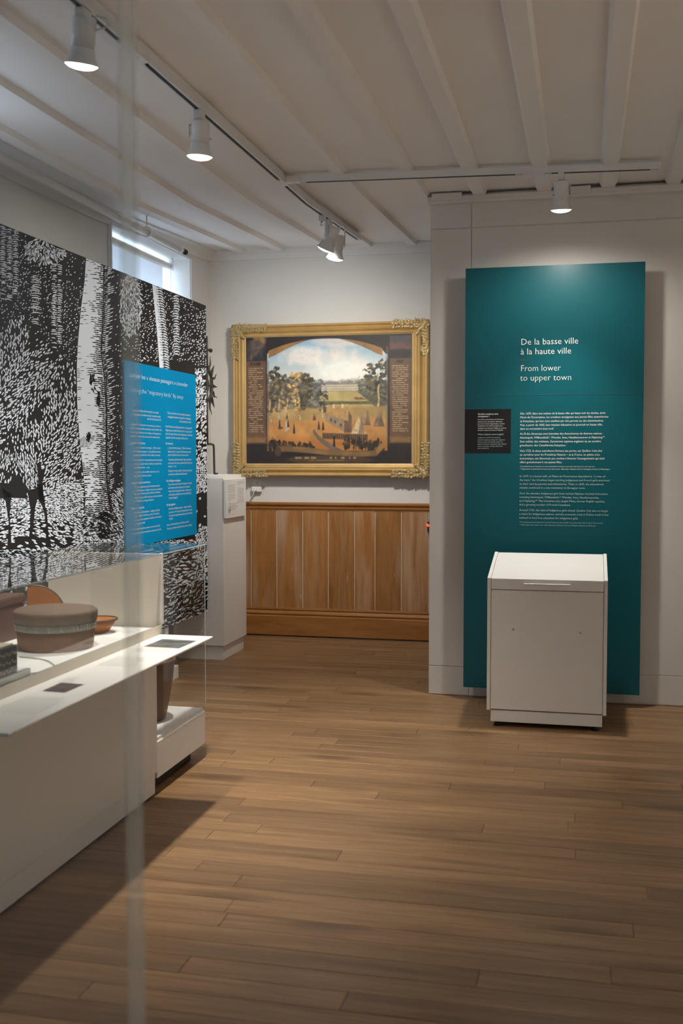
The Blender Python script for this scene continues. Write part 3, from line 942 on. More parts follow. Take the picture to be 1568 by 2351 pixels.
for x in (LX0 + 0.06, LX1 - 0.06):
    for y in (LY0 + 0.05, LY1 - 0.05):
        MB().lathe([(0.02, 0), (0.02, 0.014), (0.012, 0.016), (0.012, 0.028)], (x, y, 0), (0, 0, 1), 14).build('foot', M_DARK, lc)

# ------------------------------------------------------------------ painting
FY = 8.585     # front of the frame
FX0, FX1, FZ0, FZ1 = -2.905, -1.256, 1.350, 2.603
c0 = at(565.7, 778.6, 'y', FY + 0.03); c1 = at(943.7, 764.7, 'y', FY + 0.03); c2 = at(944.4, 1063, 'y', FY + 0.03)
CX0, CX1, CZ0, CZ1 = c0.x, c1.x, c2.z, (c0.z + c1.z) / 2
pt = thing('framed_painting', 'large landscape painting in ornate gilded frame above pine wainscot', 'painting', ((FX0 + FX1) / 2, YB, FZ0))


def paint():
    W_, H_ = 460, 350
    r = np.random.RandomState(5)

    def noise(sx, sy, oct_=4, seed=0):
        q = np.random.RandomState(seed)
        out = np.zeros((H_, W_)); amp = 1; tot = 0
        for o_ in range(oct_):
            gx, gy = max(2, int(sx * 2 ** o_)) + 2, max(2, int(sy * 2 ** o_)) + 2
            g_ = q.rand(gy, gx)
            xs = np.linspace(0, gx - 1.001, W_); ys_ = np.linspace(0, gy - 1.001, H_)
            xi, yi = xs.astype(int), ys_.astype(int)
            fx, fy = xs - xi, (ys_ - yi)[:, None]
            fx = fx * fx * (3 - 2 * fx); fy = fy * fy * (3 - 2 * fy)
            a_ = g_[np.ix_(yi, xi)] * (1 - fx) + g_[np.ix_(yi, xi + 1)] * fx
            b_ = g_[np.ix_(yi + 1, xi)] * (1 - fx) + g_[np.ix_(yi + 1, xi + 1)] * fx
            out += amp * (a_ * (1 - fy) + b_ * fy); tot += amp; amp *= 0.55
        return out / tot

    U, V = np.meshgrid((np.arange(W_) + .5) / W_, (np.arange(H_) + .5) / H_)
    nf = noise(60, 45, 3, 1); nm = noise(14, 11, 4, 2); nl = noise(4, 3, 4, 3)
    img = np.zeros((H_, W_, 3)) + np.array((38, 29, 26)) / 255
    img *= (0.8 + 0.5 * nm)[..., None]

    def put(mask, col, jit=0.25, n=nf):
        m_ = np.clip(mask, 0, 1)[..., None]
        c = np.array(col) / 255 * (1 - jit / 2 + jit * n)[..., None]
        img[:] = img * (1 - m_) + c * m_

    def soft(d, w_=0.004):
        return np.clip(0.5 - d / w_, 0, 1)

    def rect(u0, u1, v0, v1, w_=0.004):
        return soft(np.maximum(np.maximum(u0 - U, U - u1), np.maximum(v0 - V, V - v1)), w_)

    def ell(u, v, a_, b_, rough=0.0, n=nm, w_=0.08):
        d = np.hypot((U - u) / a_, (V - v) / b_) - 1 + rough * (n - 0.5) * 2
        return soft(d, w_)

    # side scrolls
    for (u0, u1) in ((0.005, 0.128), (0.868, 0.995)):
        put(rect(u0, u1, 0.19, 0.80, 0.01), (104, 76, 54), 0.35, nm)
        put(rect(u0, u1, 0.79, 0.835, 0.02), (136, 98, 58), 0.4, nm)
        for k in range(32):
            v = 0.245 + k * 0.0160
            if True:
                ln = r.choice([0.6, 0.9, 0.95, 0.98, 0.97]) * (u1 - u0 - 0.03)
                m_ = rect(u0 + 0.014, u0 + 0.014 + ln, v, v + 0.0058, 0.003) * (noise(110, 90, 1, 40 + k) > 0.30)
                put(m_ * 0.75, (205, 180, 140), 0.2)
        put(ell((u0 + u1) / 2, 0.215, 0.03, 0.012, 0.8, nf), (66, 46, 34), 0.3)
    put(rect(0.01, 0.122, 0.03, 0.185), (58, 50, 50), 0.9, nf)
    put(soft((V - 0.05) * 0.9 - (0.13 - U) * 1.3, 0.02) * rect(0.03, 0.122, 0.03, 0.185), (95, 80, 70), 0.5, nf)
    put(rect(0.10, 0.125, 0.01, 0.05, 0.02) + rect(0.05, 0.11, 0.005, 0.03, 0.02), (150, 110, 68), 0.3)
    put(rect(0.868, 0.992, 0.02, 0.18), (74, 66, 72), 0.4, nm)
    put(rect(0.875, 0.985, 0.085, 0.125, 0.06) * np.clip(nm * 2 - 0.4, 0, 1), (196, 98, 46), 0.5, nm)
    put(rect(0.868, 0.992, 0.125, 0.18, 0.02), (46, 38, 36), 0.6)
    # opening: arch
    ta = np.clip(np.abs((U - 0.485) / 0.36), 0, 1)
    arch0 = 0.028 + 0.095 * ta ** 2.2
    th_ = 0.055 * np.clip((ta - 0.25) / 0.6, 0, 1) * (ta < 0.95)
    arch = np.where(ta < 0.95, arch0 + th_, 0.125 + 0.6 * (ta - 0.95))
    inner = rect(0.134, 0.856, 0.0, 0.895, 0.006) * soft(arch - V, 0.006)
    band = rect(0.134, 0.856, 0, 0.3) * soft(arch0 - V, 0.006) * soft(V - arch, 0.006) * (ta < 0.95)
    keep = img.copy()
    # sky
    t_ = np.clip((V - 0.02) / 0.36, 0, 1)[..., None]
    sky = np.array((132, 174, 200)) / 255 * (1 - t_) + np.array((222, 214, 198)) / 255 * t_
    img[:] = sky
    cl = np.clip((nl * 0.6 + nm * 0.4 - 0.42) * 5, 0, 1) * np.clip((U - 0.18) * 4, 0.15, 1)
    put(cl * 0.85, (232, 214, 200), 0.12, nm)
    put(ell(0.36, 0.16, 0.13, 0.07, 0.5, nm, 0.5) * 0.8, (238, 224, 212), 0.1)
    put(ell(0.56, 0.05, 0.14, 0.04, 0.5, nm, 0.5) * 0.7, (222, 204, 192), 0.1)
    put(ell(0.62, 0.28, 0.2, 0.1, 0.3, nm, 0.9) * 0.8, (246, 242, 230), 0.05)
    # distant woods
    hor = 0.36 - 0.03 * (nm - 0.5) * 2 - 0.03 * np.abs(U - 0.5)
    put(soft(hor - V, 0.03), (88, 92, 92), 0.5, nm)
    put(soft(0.40 - 0.05 * (nm - 0.5) - V, 0.02), (92, 90, 72), 0.5, nf)
    # lawn
    lawn = soft(np.maximum(0.425 - V, np.maximum(0.46 - (V - 0.42) * 0.1 - U, U - 0.66 - (V - 0.42) * 0.9)), 0.01) * soft(V - 0.63)
    put(lawn, (176, 156, 98), 0.25, nm)
    put(soft(np.abs(V - 0.525 + 0.01 * (nf - .5)) - 0.012, 0.008) * lawn, (98, 92, 62), 0.5)
    put(soft(np.abs(V - 0.50 + (U - 0.62) * 0.02) - 0.004, 0.004) * rect(0.67, 0.75, 0.47, 0.515), (120, 90, 60), 0.5)
    # ground
    put(soft(0.56 + 0.03 * (nm - .5) - V, 0.02), (170, 138, 84), 0.4, nm)
    put(soft(0.655 + 0.05 * (nl - .5) - V, 0.03), (196, 138, 74), 0.35, nm)
    put(soft(0.80 + 0.05 * (nl - .5) - V, 0.06), (176, 112, 52), 0.35, nm)
    # long pale house on the rise
    put(rect(0.458, 0.686, 0.376, 0.436), (132, 120, 104), 0.3)
    put(rect(0.462, 0.682, 0.384, 0.432), (196, 184, 158), 0.15)
    put(rect(0.462, 0.682, 0.366, 0.384), (142, 130, 116), 0.25)
    for k in range(22):
        for vv in (0.395, 0.415):
            put(rect(0.47 + k * 0.0096, 0.4735 + k * 0.0096, vv, vv + 0.008, 0.003) * 0.85, (92, 84, 78), 0.1)
    for uu in (0.48, 0.57, 0.655):
        put(rect(uu, uu + 0.008, 0.352, 0.372), (190, 180, 164), 0.1)
    # trees
    def tree(u, v0, v1, wd, col, hi, seed, trunk=True, a0=0.9):
        q = np.random.RandomState(seed)
        lean = q.uniform(-0.02, 0.02)
        if trunk:
            put(soft(np.abs(U - u - lean * (V - v1) * 4 - 0.004 * np.sin(V * 40)) - 0.0045 * (0.3 + (V - v0) / (v1 - v0)), 0.005) * rect(0, 1, v0 + 0.3 * (v1 - v0), v1), (158, 126, 86), 0.4)
        for k in range(95):
            t_ = q.rand() ** 0.9
            prof_ = 0.25 + 0.75 * math.sin(PI * min(1, t_ * .8 + .2))
            off_ = (q.rand() - .5) * 2
            uu = u + off_ * wd * 0.62 * prof_
            vv = v0 + t_ * (v1 - v0) * 0.78
            lit = off_ < -0.1 and q.rand() < 0.45
            sh = q.uniform(0.85, 1.45)
            put(ell(uu, vv, wd * q.uniform(.05, .15), (v1 - v0) * q.uniform(.018, .05), 1.2, nf, 0.5) * a0, [c * sh for c in (hi if lit else col)], 0.9)
        if trunk:
            put(soft(np.abs(U - u - lean * (V - v1) * 4 - 0.004 * np.sin(V * 40)) - 0.0045, 0.005) * rect(0, 1, v0 + 0.5 * (v1 - v0), v1) * (nf > 0.40), (196, 160, 112), 0.4)
    tree(0.27, 0.33, 0.62, 0.10, (112, 106, 100), (140, 128, 108), 11, False, 0.6)
    tree(0.425, 0.34, 0.60, 0.10, (112, 108, 106), (142, 130, 112), 12, False, 0.6)
    tree(0.20, 0.30, 0.64, 0.11, (92, 84, 74), (138, 116, 82), 21, False, 0.8)
    tree(0.155, 0.25, 0.68, 0.10, (70, 62, 50), (150, 122, 78), 13)
    tree(0.205, 0.31, 0.66, 0.09, (74, 66, 52), (146, 118, 74), 14)
    tree(0.25, 0.36, 0.62, 0.07, (84, 74, 60), (140, 116, 80), 22)
    tree(0.335, 0.30, 0.66, 0.13, (80, 70, 50), (176, 140, 84), 15)
    tree(0.47, 0.42, 0.645, 0.06, (70, 66, 54), (112, 100, 72), 16)
    tree(0.73, 0.32, 0.48, 0.09, (92, 90, 82), (116, 108, 88), 18, False, 0.7)
    tree(0.80, 0.22, 0.56, 0.13, (56, 54, 46), (100, 90, 64), 17)
    tree(0.845, 0.20, 0.6, 0.08, (58, 56, 48), (92, 84, 62), 19, False)
    put(soft(np.abs(U - 0.235 - (V - 0.62) * 0.1) - 0.05, 0.05) * soft(np.abs(V - 0.60) - 0.05, 0.05) * 0.4, (206, 176, 124), 0.3, nm)
    # low timber house
    poly = lambda pts: pts
    wall = soft(np.maximum(np.maximum(0.487 - U, U - 0.60), np.maximum(0.60 + (U - 0.487) * 0.35 - V, V - (0.665 + (U - 0.487) * 0.75))), 0.006)
    put(wall, (150, 124, 96), 0.3)
    put(soft(np.maximum(np.maximum(0.60 - U, U - 0.645), np.maximum(0.585 + np.abs(U - 0.625) * 2.2 - V, V - 0.755)), 0.006), (108, 82, 62), 0.3)
    roof = soft(np.maximum(np.maximum((0.55 + (U - 0.487) * 0.02 + np.maximum(0, 0.505 - U) * 3) - V, V - (0.605 + (U - 0.487) * 0.45)), np.maximum(0.487 - U, U - 0.625)), 0.006)
    put(roof, (176, 136, 84), 0.3)
    for uu in (0.532, 0.585):
        put(rect(uu, uu + 0.01, 0.535, 0.565), (214, 196, 164), 0.1)
    for uu, vv in ((0.515, 0.645), (0.54, 0.66), (0.575, 0.685)):
        put(rect(uu, uu + 0.012, vv, vv + 0.022), (88, 70, 58), 0.1)
    # tents
    for (u, vt, vb, hw, col) in ((0.725, 0.585, 0.70, 0.035, (150, 124, 92)), (0.805, 0.585, 0.71, 0.035, (130, 106, 80)), (0.685, 0.635, 0.765, 0.045, (196, 170, 132))):
        put(soft(np.maximum(np.abs(U - u) - hw * np.clip((V - vt) / (vb - vt), 0, 1), np.maximum(vt - V, V - vb)), 0.006), col, 0.45)
        put(soft(np.maximum(np.abs(U - u - hw * .4) - hw * .45 * np.clip((V - vt) / (vb - vt), 0, 1), np.maximum(vt - V, V - vb)), 0.01) * 0.5, (84, 64, 50), 0.3)
    # fence, thickets, path
    put(soft(np.abs(V - 0.785 - (U - 0.6) * 0.05) - 0.022, 0.01) * rect(0.47, 0.74, 0, 1) * (0.6 + 0.4 * (np.sin(U * 520) > -0.3)), (70, 52, 38), 0.5)
    put(soft(np.abs(U - 0.42 - np.clip((V - 0.74) / 0.16, 0, 1) ** 1.5 * 0.15) - 0.004 - 0.03 * np.clip((V - 0.72) / 0.18, 0, 1), 0.006) * rect(0, 1, 0.73, 0.90), (112, 96, 82), 0.3)
    for k in range(260):
        q = r.rand()
        side = r.rand() < 0.5
        uu = (0.145 + 0.27 * q ** 1.2) if side else (0.60 + 0.23 * q)
        vv = (0.885 - 0.075 * r.rand() * (1 - q * .7)) if side else (0.80 + 0.06 * r.rand() + 0.03 * q)
        cc = [(44, 34, 24), (58, 46, 30), (36, 30, 24), (96, 70, 40)][r.randint(4)]
        put(ell(uu, vv, r.uniform(.004, .010), r.uniform(.012, .03), 0.9, nf, .4) * 0.9, cc, 0.8)
    # little figures
    for (u, v, h_, col) in ((0.21, 0.69, 0.07, (52, 42, 40)), (0.25, 0.70, 0.08, (190, 180, 166)), (0.262, 0.69, 0.06, (60, 48, 44)), (0.298, 0.725, 0.07, (54, 44, 40)), (0.448, 0.70, 0.06, (60, 48, 42)),
                            (0.474, 0.705, 0.06, (36, 32, 34)), (0.418, 0.64, 0.04, (100, 80, 60)), (0.425, 0.64, 0.035, (120, 60, 44)), (0.54, 0.82, 0.085, (26, 22, 26)), (0.255, 0.63, 0.03, (80, 66, 54)), (0.28, 0.56, 0.02, (130, 110, 84))):
        put(soft(np.maximum(np.abs(U - u) - 0.0025 - 0.0045 * np.clip((V - v + h_ / 2) / h_, 0, 1), np.abs(V - v) - h_ / 2), 0.004), col, 0.3)
        put(ell(u, v - h_ / 2 - 0.006, 0.004, 0.007), (150, 112, 84), 0.1)
    for (u, v) in ((0.215, 0.715), (0.255, 0.72), (0.675, 0.49), (0.70, 0.49)):
        put(ell(u, v, 0.015, 0.009, 0.4), ((92, 70, 56) if u < 0.23 else (176, 160, 138)) if u < 0.5 else (130, 92, 56), 0.3)
    scene_ = img.copy()
    img[:] = keep * (1 - inner[..., None]) + scene_ * inner[..., None]
    put(band, (160, 116, 66), 0.5, nm)
    put(rect(0.134, 0.146, 0.19, 0.88, 0.006) * 0.5 + rect(0.846, 0.858, 0.10, 0.80, 0.006) * 0.5, (120, 110, 100), 0.2)
    put(soft(np.abs(V - 0.90 + 0.02 * np.sin(U * 7)) - 0.022, 0.01) * rect(0.19, 0.80, 0, 1, 0.02), (124, 94, 56), 0.5, nm)
    put(soft(np.abs(V - 0.895 + (U - .8) * 1.4) - 0.03, 0.02) * rect(0.79, 0.85, 0.75, 0.92, 0.01), (170, 124, 68), 0.4, nm)
    put(ell(0.20, 0.90, 0.02, 0.035), (84, 62, 42), 0.4)
    put(ell(0.50, 0.965, 0.25, 0.034, 0.25, nm, 0.2), (74, 56, 38), 0.4, nm)
    m_ = rect(0.30, 0.67, 0.942, 0.958, 0.004) * (noise(70, 20, 1, 91) > 0.45)
    put(m_ * 0.75, (176, 146, 96), 0.2)
    m_ = rect(0.37, 0.61, 0.966, 0.973, 0.003) * (noise(90, 20, 1, 92) > 0.45)
    put(m_ * 0.6, (160, 132, 90), 0.2)
    return np.clip(img, 0, 1), W_, H_


img, W_, H_ = paint()
lin = np.where(img <= 0.04045, img / 12.92, ((img + 0.055) / 1.055) ** 2.4)
xs = np.linspace(CX0 - 0.01, CX1 + 0.01, W_); zs = np.linspace(CZ1 + 0.01, CZ0 - 0.01, H_)
XX, ZZ = np.meshgrid(xs, zs)
co = np.stack([XX, np.full_like(XX, FY + 0.034), ZZ], -1).reshape(-1, 3) - np.array(ORG[pt])
idx = np.arange(W_ * H_).reshape(H_, W_)
quads = np.stack([idx[:-1, :-1], idx[1:, :-1], idx[1:, 1:], idx[:-1, 1:]], -1).reshape(-1, 4)
me = bpy.data.meshes.new('canvas')
me.vertices.add(len(co)); me.vertices.foreach_set('co', co.ravel())
me.loops.add(quads.size); me.loops.foreach_set('vertex_index', quads.ravel().astype(np.int32))
me.polygons.add(len(quads)); me.polygons.foreach_set('loop_start', np.arange(0, quads.size, 4, dtype=np.int32))
me.update()
ca = me.color_attributes.new('pigment', 'FLOAT_COLOR', 'POINT')
ca.data.foreach_set('color', np.concatenate([lin.reshape(-1, 3), np.ones((W_ * H_, 1))], 1).ravel().astype(np.float32))
M_PAINT, nt, b_, out_ = new_mat('oil_paint')
at_ = nt.nodes.new('ShaderNodeAttribute'); at_.attribute_name = 'pigment'
nt.links.new(at_.outputs['Color'], b_.inputs['Base Color'])
b_.inputs['Roughness'].default_value = 0.55
me.materials.append(M_PAINT)
cv = bpy.data.objects.new('canvas', me); COL.objects.link(cv); cv.parent = pt
MB().box(CX0 - 0.012, CX1 + 0.012, FY + 0.036, FY + 0.06, CZ0 - 0.012, CZ1 + 0.012).build('stretcher', M_PINEX, pt)
# gilded rails: profile swept along each side, mitred
fw = ((CX0 - FX0) + (FX1 - CX1)) / 2
pr = [(0.0, 0.10), (0.0, 0.012), (0.06, 0.002), (0.12, 0.0), (0.18, 0.006), (0.24, 0.024), (0.30, 0.030), (0.36, 0.024), (0.44, 0.008), (0.50, 0.004), (0.56, 0.010), (0.60, 0.020),
      (0.62, 0.024), (0.66, 0.018), (0.70, 0.026), (0.76, 0.028), (0.80, 0.022), (0.86, 0.024), (0.90, 0.032), (1.0, 0.036), (1.0, 0.06), (0.4, 0.10)]
crn = [(FX0, FZ0, CX0, CZ0), (FX1, FZ0, CX1, CZ0), (FX1, FZ1, CX1, CZ1), (FX0, FZ1, CX0, CZ1)]
for k in range(4):
    A_, B_ = crn[k], crn[(k + 1) % 4]
    rings = []
    for q in (A_, B_):
        rings.append([Vector((q[0] + (q[2] - q[0]) * t_, FY + d_, q[1] + (q[3] - q[1]) * t_)) for t_, d_ in pr])
    mb = MB(); mb.ring_loft(rings, True, True, smooth=False)
    mb.build('frame_rail', M_GOLD, pt)
# corner ornaments: clustered acanthus leaves
orn = random.Random(9)


def leaf(mb, c, ang, ln, wd, lift):
    ca_, sa_ = math.cos(ang), math.sin(ang)
    pts = []
    rows = [(-0.5, 0.12, 0), (-0.3, 0.75, .55), (0.0, 1.0, 1.0), (0.28, 0.65, 1.15), (0.5, 0.1, 0.7)]
    vs, fs = [], []
    for t_, w2, h_ in rows:
        for s_, hh in ((-1, 0.15), (-0.5, 0.8), (0, 0.5), (0.5, 0.85), (1, 0.15)):
            a_, b2 = t_ * ln, s_ * w2 * wd / 2
            vs.append((c[0] + a_ * ca_ - b2 * sa_, c[1] - lift * h_ * hh, c[2] + a_ * sa_ + b2 * ca_))
    for i in range(4):
        for j in range(4):
            fs.append((i * 5 + j, i * 5 + j + 1, i * 5 + j + 6, i * 5 + j + 5))
    mb.add(vs, fs, True)


for (cx_, cz_, sx, sz) in ((FX0, FZ0, 1, 1), (FX1, FZ0, -1, 1), (FX0, FZ1, 1, -1), (FX1, FZ1, -1, -1)):
    mb = MB()
    for i in range(11):     # along the horizontal rail
        t_ = i / 10
        for j in range(3):
            leaf(mb, (cx_ + sx * (0.03 + 0.25 * t_), FY + 0.010, cz_ + sz * (0.022 + 0.018 * (j - 1) + orn.uniform(-.006, .006))), orn.uniform(-0.7, 0.7) + (0 if sx > 0 else PI) + (j - 1) * 0.8 * sz * sx,
                 0.046 * orn.uniform(.8, 1.2), 0.026, 0.014 * orn.uniform(.7, 1.4))
    for i in range(11):
        t_ = i / 10
        for j in range(3):
            leaf(mb, (cx_ + sx * (0.022 + 0.018 * (j - 1) + orn.uniform(-.006, .006)), FY + 0.010, cz_ + sz * (0.03 + 0.235 * t_)), (PI / 2 if sz > 0 else -PI / 2) + orn.uniform(-0.7, 0.7) + (j - 1) * 0.8,
                 0.046 * orn.uniform(.8, 1.2), 0.026, 0.014 * orn.uniform(.7, 1.4))
    for i in range(12):
        t_ = i / 11
        leaf(mb, (cx_ + sx * (0.015 + 0.075 * t_), FY + 0.012, cz_ + sz * (0.015 + 0.075 * t_)), math.atan2(sz, sx) + orn.uniform(-.8, .8), 0.06, 0.04 * (1.2 - t_ * .6), 0.018)
    mb.build('corner_ornament', M_GOLD2, pt)
for (a, b, c, d) in ((-2.4, -2.3, FZ1 - 0.25, FZ1 - 0.15), (-1.9, -1.8, FZ1 - 0.25, FZ1 - 0.15), (-2.4, -1.8, FZ0 + 0.15, FZ0 + 0.2)):
    MB().box(a, b, FY + 0.0605, YB - 0.0005, c, d).build('wall_bracket', M_DARK, pt)

# ------------------------------------------------------------------ wall outlet, adapter, red lamp
q0 = at(580.6, 1099.6, 'y', YB); q1 = at(601, 1117.2, 'y', YB)
ou = thing('wall_outlet', 'white wall socket plate below the painting', 'outlet', ((q0.x + q1.x) / 2, YB, q1.z))
pl = MB().cbox(q0.x, q1.x, YB - 0.006, YB, q1.z - 0.05, q0.z, 0.002).build('cover_plate', M_WHITE2, ou)
cx_, czz = (q0.x + q1.x) / 2, q0.z - 0.034
MB().cbox(cx_ - 0.017, cx_ + 0.017, YB - 0.009, YB - 0.006, czz - 0.015, czz + 0.015, 0.001).build('socket', M_WHITE, pl)
mb = MB().box(cx_ - 0.009, cx_ - 0.006, YB - 0.0095, YB - 0.0088, czz - 0.002, czz + 0.008).box(cx_ + 0.006, cx_ + 0.009, YB - 0.0095, YB - 0.0088, czz - 0.002, czz + 0.008)
mb.lathe([(0.003, 0), (0.003, 0.0006)], (cx_, YB - 0.0095, czz - 0.008), (0, 1, 0), 8).build('slots', M_DARK, pl)
r0 = at(578.5, 1117, 'y', YB - 0.03); r1 = at(600.5, 1129.5, 'y', YB - 0.03)
ad = thing('plug_adapter', 'white plug adapter with cord pushed into the wall socket', 'adapter', ((r0.x + r1.x) / 2, YB - 0.01, r1.z))
MB().cbox(r0.x, r1.x, YB - 0.045, YB - 0.0095, r1.z, r0.z, 0.004).build('body', M_WHITE2, ad)
ax_, az_ = (r0.x + r1.x) / 2 - 0.005, (r0.z + r1.z) / 2
MB().lathe([(0.013, 0), (0.013, 0.018), (0.006, 0.03), (0.006, 0.04)], (ax_, YB - 0.045, az_), (0, -1, -0.35), 12).build('plug', M_WHITE2, ad)
MB().tube([(ax_, YB - 0.083, az_ - 0.014), (ax_ - 0.01, YB - 0.1, az_ - 0.05), (ax_ - 0.04, YB - 0.085, az_ - 0.10), (ax_ - 0.06, YB - 0.07, Z_RT + 0.006), (ax_ - 0.14, YB - 0.05, Z_RT + 0.006)], 0.0038, 8).build('cord', M_WHITE, ad)
r0 = at(983, 1206, 'y', YB - 0.06)
rd = thing('signal_lamp', 'tiny glowing red lamp on the wainscot beside the partition edge', 'lamp', (r0.x, YB - 0.032, r0.z - 0.05))
MB().cbox(r0.x - 0.008, r0.x + 0.04, YB - 0.062, YB - 0.032, r0.z - 0.055, r0.z + 0.03, 0.003).build('body', M_DARK, rd)
MB().lathe([(0.009, 0), (0.009, 0.008), (0.005, 0.012)], (r0.x - 0.001, YB - 0.0615, r0.z), (0, -1, 0), 12, sy=1.6).build('red_lens', M_LED, rd)

# ------------------------------------------------------------------ pedestal with label plate and iron sun cross
PX1, PY0, PY1, PZ = -2.609, 7.50, 8.03, 1.352
PX0 = PX1 - 0.40
pd = thing('pedestal', 'tall white display pedestal behind the end of the forest panel', 'pedestal', ((PX0 + PX1) / 2, (PY0 + PY1) / 2, 0))
MB().box(PX0, PX1, PY0, PY1, 0.108, PZ).build('body', M_WHITE, pd, bevel=0.002, seg=1)
MB().box(PX0 + 0.02, PX1 - 0.018, PY0 + 0.015, PY1 - 0.02, 0.0, 0.1075).build('plinth', M_WHITE, pd, bevel=0.001, seg=1)
MB().box(PX0 + 0.02, PX1 - 0.03, PY0 + 0.03, PY1 - 0.02, PZ + 0.0005, PZ + 0.022).build('top_board', M_WHITE2, pd, bevel=0.002, seg=1)
XLB = PX1 + 0.022
l0 = at(519, 1101, 'x', XLB); l1 = at(564.3, 1096, 'x', XLB); l2 = at(519, 1191, 'x', XLB)
lp = MB().box(PX1 + 0.0005, XLB, l0.y, l1.y, l2.z, l0.z).build('label_plate', M_WHITE2, pd, bevel=0.0015, seg=1)


def greek(x0, x1, z, h, plane, axis='x', seed=0, dens=0.8):
    """a line of print too small to read: word-length dashes"""
    q = random.Random(seed)
    vs, fs = [], []
    x = x0
    while x < x1:
        w_ = min(q.uniform(1.6, 5.5) * h, x1 - x)
        n = len(vs)
        if axis == 'x':
            vs += [(plane, x, z), (plane, x + w_, z), (plane, x + w_, z + h * .55), (plane, x, z + h * .55)]
        else:
            vs += [(z, x, plane), (z, x + w_, plane), (z + h * .55, x + w_, plane), (z + h * .55, x, plane)]
        fs.append((n, n + 1, n + 2, n + 3))
        x += w_ + h * 0.5
    return vs, fs


lines = []
ly, lz, lw = l0.y, l0.z, l1.y - l0.y
for k in range(11):
    lines.append(greek(ly + lw * .09, ly + lw * (.45 if k < 10 else .22), lz - 0.045 - k * 0.0105 - (0.006 if k > 5 else 0), 0.006, XLB + 0.0006, seed=k))
for k in range(16):
    if k == 3:
        continue
    lines.append(greek(ly + lw * .55, ly + lw * (.88 if k not in (2, 4) else .68), lz - 0.024 - k * 0.0105, 0.006, XLB + 0.0006, seed=50 + k))
for k in range(5):
    lines.append(greek(ly + lw * .26, ly + lw * (.58, .5, .56, .5, .46)[k], lz - 0.185 - k * 0.0105, 0.006, XLB + 0.0006, seed=80 + k))
flush('label_text', M_TXTG, lp, lines, None)['kind'] = 'stuff'
# oval seal
mb = MB()
cy, cz_ = ly + lw * .16, lz - 0.215
for rr, hh in ((0.030, 0.042), (0.024, 0.034)):
    mb.tube([(XLB + 0.0006, cy + rr * math.cos(a), cz_ + hh * math.sin(a)) for a in [2 * PI * i / 24 for i in range(24)]], 0.0015, 4, closed=True, flat=0.3, up=(1, 0, 0))
mb.tube([(XLB + 0.0006, cy, cz_ - 0.022), (XLB + 0.0006, cy, cz_ + 0.024)], 0.007, 6)
mb.lathe([(0.008, 0), (0.008, 0.0008)], (XLB, cy, cz_ + 0.018), (1, 0, 0), 12)
mb.build('oval_seal', M_TXTG, lp)

XS = -2.79
s0 = at(475, 884, 'x', XS)
sy_, sz_ = s0.y, s0.z
cr = thing('iron_cross', 'dark wrought iron sun cross standing on the white pedestal', 'sculpture', (XS, sy_, PZ + 0.022))
dz_ = lambda py: at(477, py, 'x', XS).z
MB().tube([(XS, sy_, dz_(1020)), (XS, sy_, dz_(940)), (XS, sy_, dz_(846))], [0.009, 0.008, 0.010], 6).build('lower_shaft', M_IRON, cr)
MB().tube([(XS, sy_, dz_(848)), (XS, sy_, dz_(800)), (XS, sy_, dz_(773))], [0.011, 0.009, 0.009], 6).build('upper_shaft', M_IRON, cr)
MB().tube([(XS, sy_ - 0.085, dz_(803)), (XS, sy_ - 0.06, dz_(803)), (XS, sy_, dz_(803)), (XS, sy_ + 0.06, dz_(803)), (XS, sy_ + 0.085, dz_(803))], [0.018, 0.010, 0.009, 0.010, 0.018], 6).build('cross_bar', M_IRON, cr)
R_ = 0.112
MB().tube([(XS, sy_ + R_ * math.cos(a), sz_ + R_ * math.sin(a)) for a in [2 * PI * i / 40 for i in range(40)]], 0.011, 8, closed=True, up=(1, 0, 0)).build('ring', M_IRON, cr)
MB().tube([(XS, sy_ + 0.036 * math.cos(a), sz_ + 0.045 * math.sin(a)) for a in [2 * PI * i / 24 for i in range(24)]], 0.006, 8, closed=True, up=(1, 0, 0)).tube([(XS, sy_, sz_ - 0.11), (XS, sy_, sz_ + 0.11)], 0.006, 6).tube([(XS, sy_ - 0.10, sz_), (XS, sy_ + 0.10, sz_)], 0.007, 6).tube([(XS, sy_ + 0.075, sz_ - 0.055), (XS, sy_ + 0.075, sz_ + 0.055)], 0.006, 6).tube([(XS, sy_ - 0.075, sz_ - 0.055), (XS, sy_ - 0.075, sz_ + 0.055)], 0.006, 6).build('monogram', M_IRON, cr)
for k in range(16):
    a = 2 * PI * k / 16
    if abs(math.cos(a)) < 0.05:
        continue
    L_ = 0.115 if k % 2 == 0 else 0.125
    pts, rad = [], []
    for i in range(9):
        t_ = i / 8
        rr = R_ + 0.004 + L_ * t_
        wv = 0.010 * math.sin(t_ * 9) * (k % 2)
        pts.append((XS, sy_ + rr * math.cos(a) - wv * math.sin(a), sz_ + rr * math.sin(a) + wv * math.cos(a)))
        rad.append(max(0.0015, (0.016 if k % 2 == 0 else 0.010) * (1 - t_) + 0.0015))
    MB().tube(pts, rad, 6, up=(1, 0, 0)).build('ray', M_IRON, cr)
fy_ = at(490, 1020, 'x', XS).y
ft = MB()
ft.tube([(XS, sy_, dz_(1020)), (XS, sy_ + (fy_ - sy_) * .5, dz_(1019)), (XS, fy_, dz_(1021)), (XS, fy_ + 0.008, dz_(1030)), (XS, fy_ + 0.016, PZ + 0.028), (XS, fy_ + 0.03, PZ + 0.027), (XS, fy_ + 0.08, PZ + 0.027)], 0.0085, 6, up=(1, 0, 0))
ft.build('foot_bracket', M_IRON, cr)
